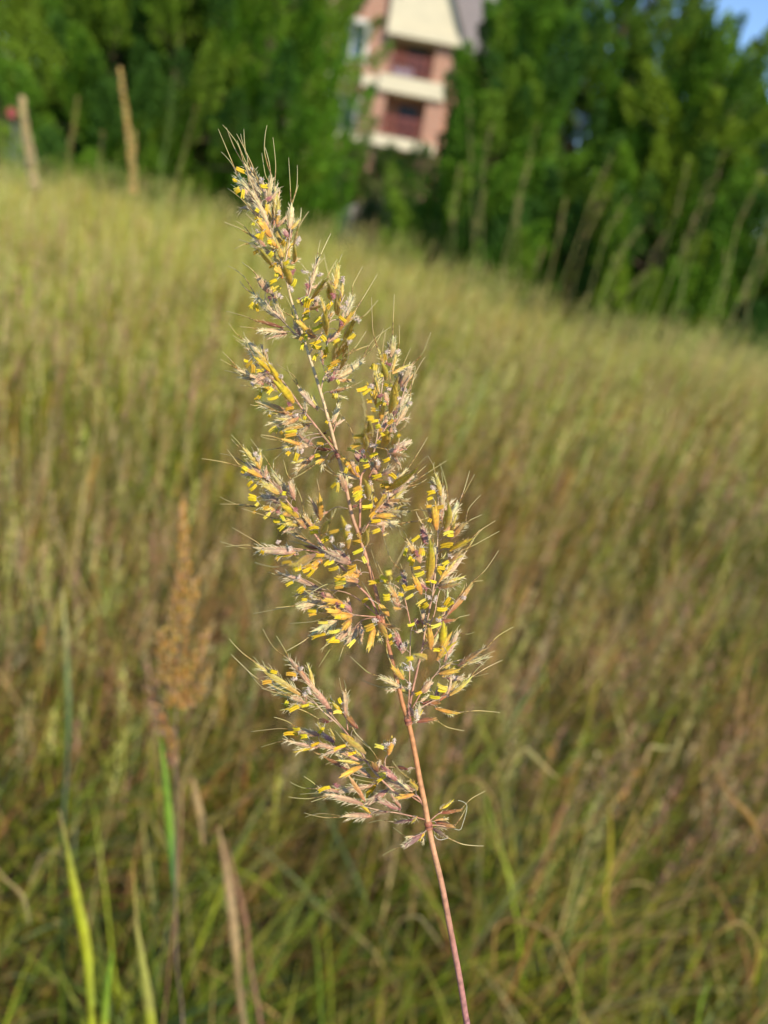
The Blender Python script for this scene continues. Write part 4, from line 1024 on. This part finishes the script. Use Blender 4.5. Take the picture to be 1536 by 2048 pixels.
for zz, top in ((6.27, 8.0), (3.6, 5.55)):
    d = bp('balcony_door', Mdoor, [(-3.3, -2.3, 44.03, 44.09, zz, min(zz + 1.65, top - .05))])
    bp('handle', Mwhite, [(-3.2, -3.17, 43.99, 44.025, zz + .9, zz + 1.05)], d)
    rb = [(-3.9, -1.82, 41.78, 41.83, zz + .85, zz + .93), (-3.9, -1.82, 41.78, 41.83, zz + .08, zz + .13)] + [(-3.84 + i * .1, -3.80 + i * .1, 41.79, 41.82, zz + .13, zz + .85) for i in range(20)]
    bp('railing', Mred, rb)
# gable over the balcony bay
mb = MB(); gx0, gx1, gz, apx, apz = -4.25, -.5, 8.0, -2.9, 12.6
gp = [(gx0, gz), (gx1, gz), (apx, apz), (gx0, apz)]
mb.add([(x, 41.6, z) for x, z in gp] + [(x, 41.95, z) for x, z in gp], [(0, 1, 2, 3), (7, 6, 5, 4), (0, 4, 5, 1), (1, 5, 6, 2), (2, 6, 7, 3), (3, 7, 4, 0)], (.5, .5, .5))
mb.build('gable', Mcream, B, smooth=False)
bp('gable_beam', Mcream, [(gx0, gx1, 41.5, 42.2, 7.92, 8.35)])
bp('balcony_ceiling', Mcream, [(-3.85, -1.82, 42.21, 44.09, 7.93, 8.1)])
bp('gable_vent', Mwhite, [(-3.6, -2.9, 41.52, 41.6, 10.1, 10.9)])
mb = MB()
def slab(p, q, y0, y1, th=.18):
    mb.add([(p[0], y0, p[1]), (q[0], y0, q[1]), (q[0], y1, q[1]), (p[0], y1, p[1]), (p[0], y0, p[1] + th), (q[0], y0, q[1] + th), (q[0], y1, q[1] + th), (p[0], y1, p[1] + th)], [(3, 2, 1, 0), (4, 5, 6, 7), (0, 1, 5, 4), (1, 2, 6, 5), (2, 3, 7, 6), (3, 0, 4, 7)], (.5, .5, .5))
slab((apx, apz), (gx1 + .25, gz - .3), 41.3, 49); slab((gx0 - 3.4, 8.4), (apx, apz), 43, 49)
mb.add([(-1.9, 42.9, 7.7), (3.9, 42.9, 7.7), (3.9, 50, 13.2), (-1.9, 50, 13.2), (-1.9, 42.9, 7.9), (3.9, 42.9, 7.9), (3.9, 50, 13.4), (-1.9, 50, 13.4)], [(3, 2, 1, 0), (4, 5, 6, 7), (0, 1, 5, 4), (1, 2, 6, 5), (2, 3, 7, 6), (3, 0, 4, 7)], (.5, .5, .5))
mb.add([(-16.5, 41.5, 11.3), (-3.6, 41.5, 11.3), (-3.6, 48, 15), (-16.5, 48, 15), (-16.5, 41.5, 11.5), (-3.6, 41.5, 11.5), (-3.6, 48, 15.2), (-16.5, 48, 15.2)], [(3, 2, 1, 0), (4, 5, 6, 7), (0, 1, 5, 4), (1, 2, 6, 5), (2, 3, 7, 6), (3, 0, 4, 7)], (.5, .5, .5))
mb.build('roof', Mroof, B, smooth=False)
f = bp('window', Mwhite, [(1.3, 1.45, 43.2, 43.3, 6.6, 7.9), (2.35, 2.5, 43.2, 43.3, 6.6, 7.9), (1.45, 2.35, 43.2, 43.3, 7.75, 7.9), (1.45, 2.35, 43.2, 43.3, 6.6, 6.75)]); bp('pane', Mglass, [(1.44, 2.36, 43.27, 43.297, 6.74, 7.76)], f)
# things on the balconies
t = empty('storage_bench', (-3.2, 42.1, 6.27)); tag(t, 'pale blue storage bench standing on the upper balcony', 'bench', None)
bp('box', Mblue, [(-3.75, -2.75, 41.95, 42.3, 6.33, 6.62)], t); bp('lid', Mwhite, [(-3.78, -2.72, 41.92, 42.33, 6.622, 6.68)], t); bp('foot', Mdark, [(-3.7, -2.8, 42.0, 42.25, 6.27, 6.328)], t)
# pale boulder and shrub behind the gap
mb = MB(); bc = atY(764, 408, 20); bc[2] = .35
vs = []; fs = []; nu, nv = 14, 9
for j in range(nv):
    for i in range(nu):
        a = 2 * math.pi * i / nu; e = math.pi * j / (nv - 1) - math.pi / 2
        q = Vector((math.cos(a) * math.cos(e), math.sin(a) * math.cos(e), math.sin(e))); r_ = 1 + .28 * noise.noise(q * 1.7)
        vs.append((bc[0] + q.x * .85 * r_, bc[1] + q.y * .6 * r_, .45 + q.z * .55 * r_))
for j in range(nv - 1):
    for i in range(nu): fs.append((j * nu + i, j * nu + (i + 1) % nu, (j + 1) * nu + (i + 1) % nu, (j + 1) * nu + i))
mb.add(vs, fs, (.5, .5, .5)); tag(mb.build('boulder', plain('limestone', (.36, .31, .25), .9, 3, .25)), 'pale boulder lying in the gap between the evergreens', 'boulder')
make_tree('thin grey green shrub in the gap below the building', -1.35, 17.0, 1.7, .5, 21, (1.8, 1.1, 5), .1, 24, .35, .7, 1.0, group=None).name = 'shrub'
for lb, x_, y_, h_, r_, sd in (('dark round bush left of the foot of the balconies', -4.6, 36, 3.0, 1.3, 31), ('dark round bush under the balconies of the building', -2.9, 36.5, 3.1, 1.3, 32), ('dark round bush right of the foot of the balconies', -1.2, 36, 3.4, 1.4, 33)):
    make_tree(lb, x_, y_, h_, r_, sd, (.5, .5, .7), .1, 120, 0, .5, .7, group='bushes at the foot of the building').name = 'bush'
# garage with grey roof at the far left and a round red sign
g = empty('garage', (-26, 43, 0)); tag(g, 'low grey roofed outbuilding just showing at the left edge behind the evergreens', 'outbuilding')
bp('wall', plain('pale_render', (.22, .20, .19), .9, 2, .1), [(-31, -22.8, 42, 48, 0, 2.35)], g)
dr = bp('garage_door', Mdark, [(-25.5, -23.1, 41.9, 41.98, 0, 2.1)], g)
mb = MB(); mb.add([(-31.5, 41.5, 2.35), (-22.4, 41.5, 2.35), (-22.4, 48.5, 2.35), (-31.5, 48.5, 2.35), (-29, 45, 4.7), (-24.3, 45, 4.7)], [(0, 1, 5, 4), (1, 2, 5), (2, 3, 4, 5), (3, 0, 4), (3, 2, 1, 0)], (.5, .5, .5)); mb.build('roof', Mroof, g, smooth=False)
sp_ = atY(24, 226, 11); s = empty('road_sign', (sp_[0], sp_[1], 0)); tag(s, 'small round red sign on a post at the left edge of the photo', 'sign')
mb = MB(); tube(mb, [np.array([sp_[0], sp_[1] + .03, 0]), np.array([sp_[0], sp_[1] + .03, sp_[2] + .1])], .007, (.4, .4, .4), 8); mb.build('post', plain('galvanised_post', (.10, .10, .09), .5), s)
mb = MB(); n = 24; vs = [(sp_[0] + .065 * math.cos(6.283 * i / n), sp_[1] + dy, sp_[2] + .065 * math.sin(6.283 * i / n)) for dy in (-.012, 0) for i in range(n)]
mb.add(vs, [tuple(range(n))[::-1], tuple(range(n, 2 * n))] + [(i, (i + 1) % n, n + (i + 1) % n, n + i) for i in range(n)], (.5, .5, .5)); mb.build('sign_plate', plain('red_paint', (.38, .06, .07), .6), s, smooth=False)

# ------------------------------------------------------------------ light
sun_dir = Vector((.45, -.68, .58)).normalized()
w = bpy.data.worlds.new('World'); sc.world = w; w.use_nodes = True; nt = w.node_tree; N = nt.nodes; L = nt.links
sky = N.new('ShaderNodeTexSky'); sky.sky_type = 'NISHITA'; sky.sun_disc = False; sky.dust_density = 0; sky.ozone_density = 4; sky.altitude = 1500; sky.sun_elevation = math.asin(sun_dir.z); sky.sun_rotation = math.atan2(sun_dir.x, sun_dir.y)
L.new(sky.outputs[0], N['Background'].inputs[0]); N['Background'].inputs[1].default_value = .145
ld = bpy.data.lights.new('sun', 'SUN'); ld.energy = 3.6; ld.angle = math.radians(.5); ld.color = (1, .90, .72)
lo = bpy.data.objects.new('sun', ld); col.objects.link(lo); lo.rotation_euler = sun_dir.to_track_quat('Z', 'Y').to_euler()
sc.view_settings.view_transform = 'Standard'; sc.view_settings.look = 'None'; sc.view_settings.exposure = .46; sc.view_settings.gamma = 1
sc.cycles.use_denoising = True
sc.cycles.max_bounces = 6; sc.cycles.transmission_bounces = 4; sc.cycles.diffuse_bounces = 3
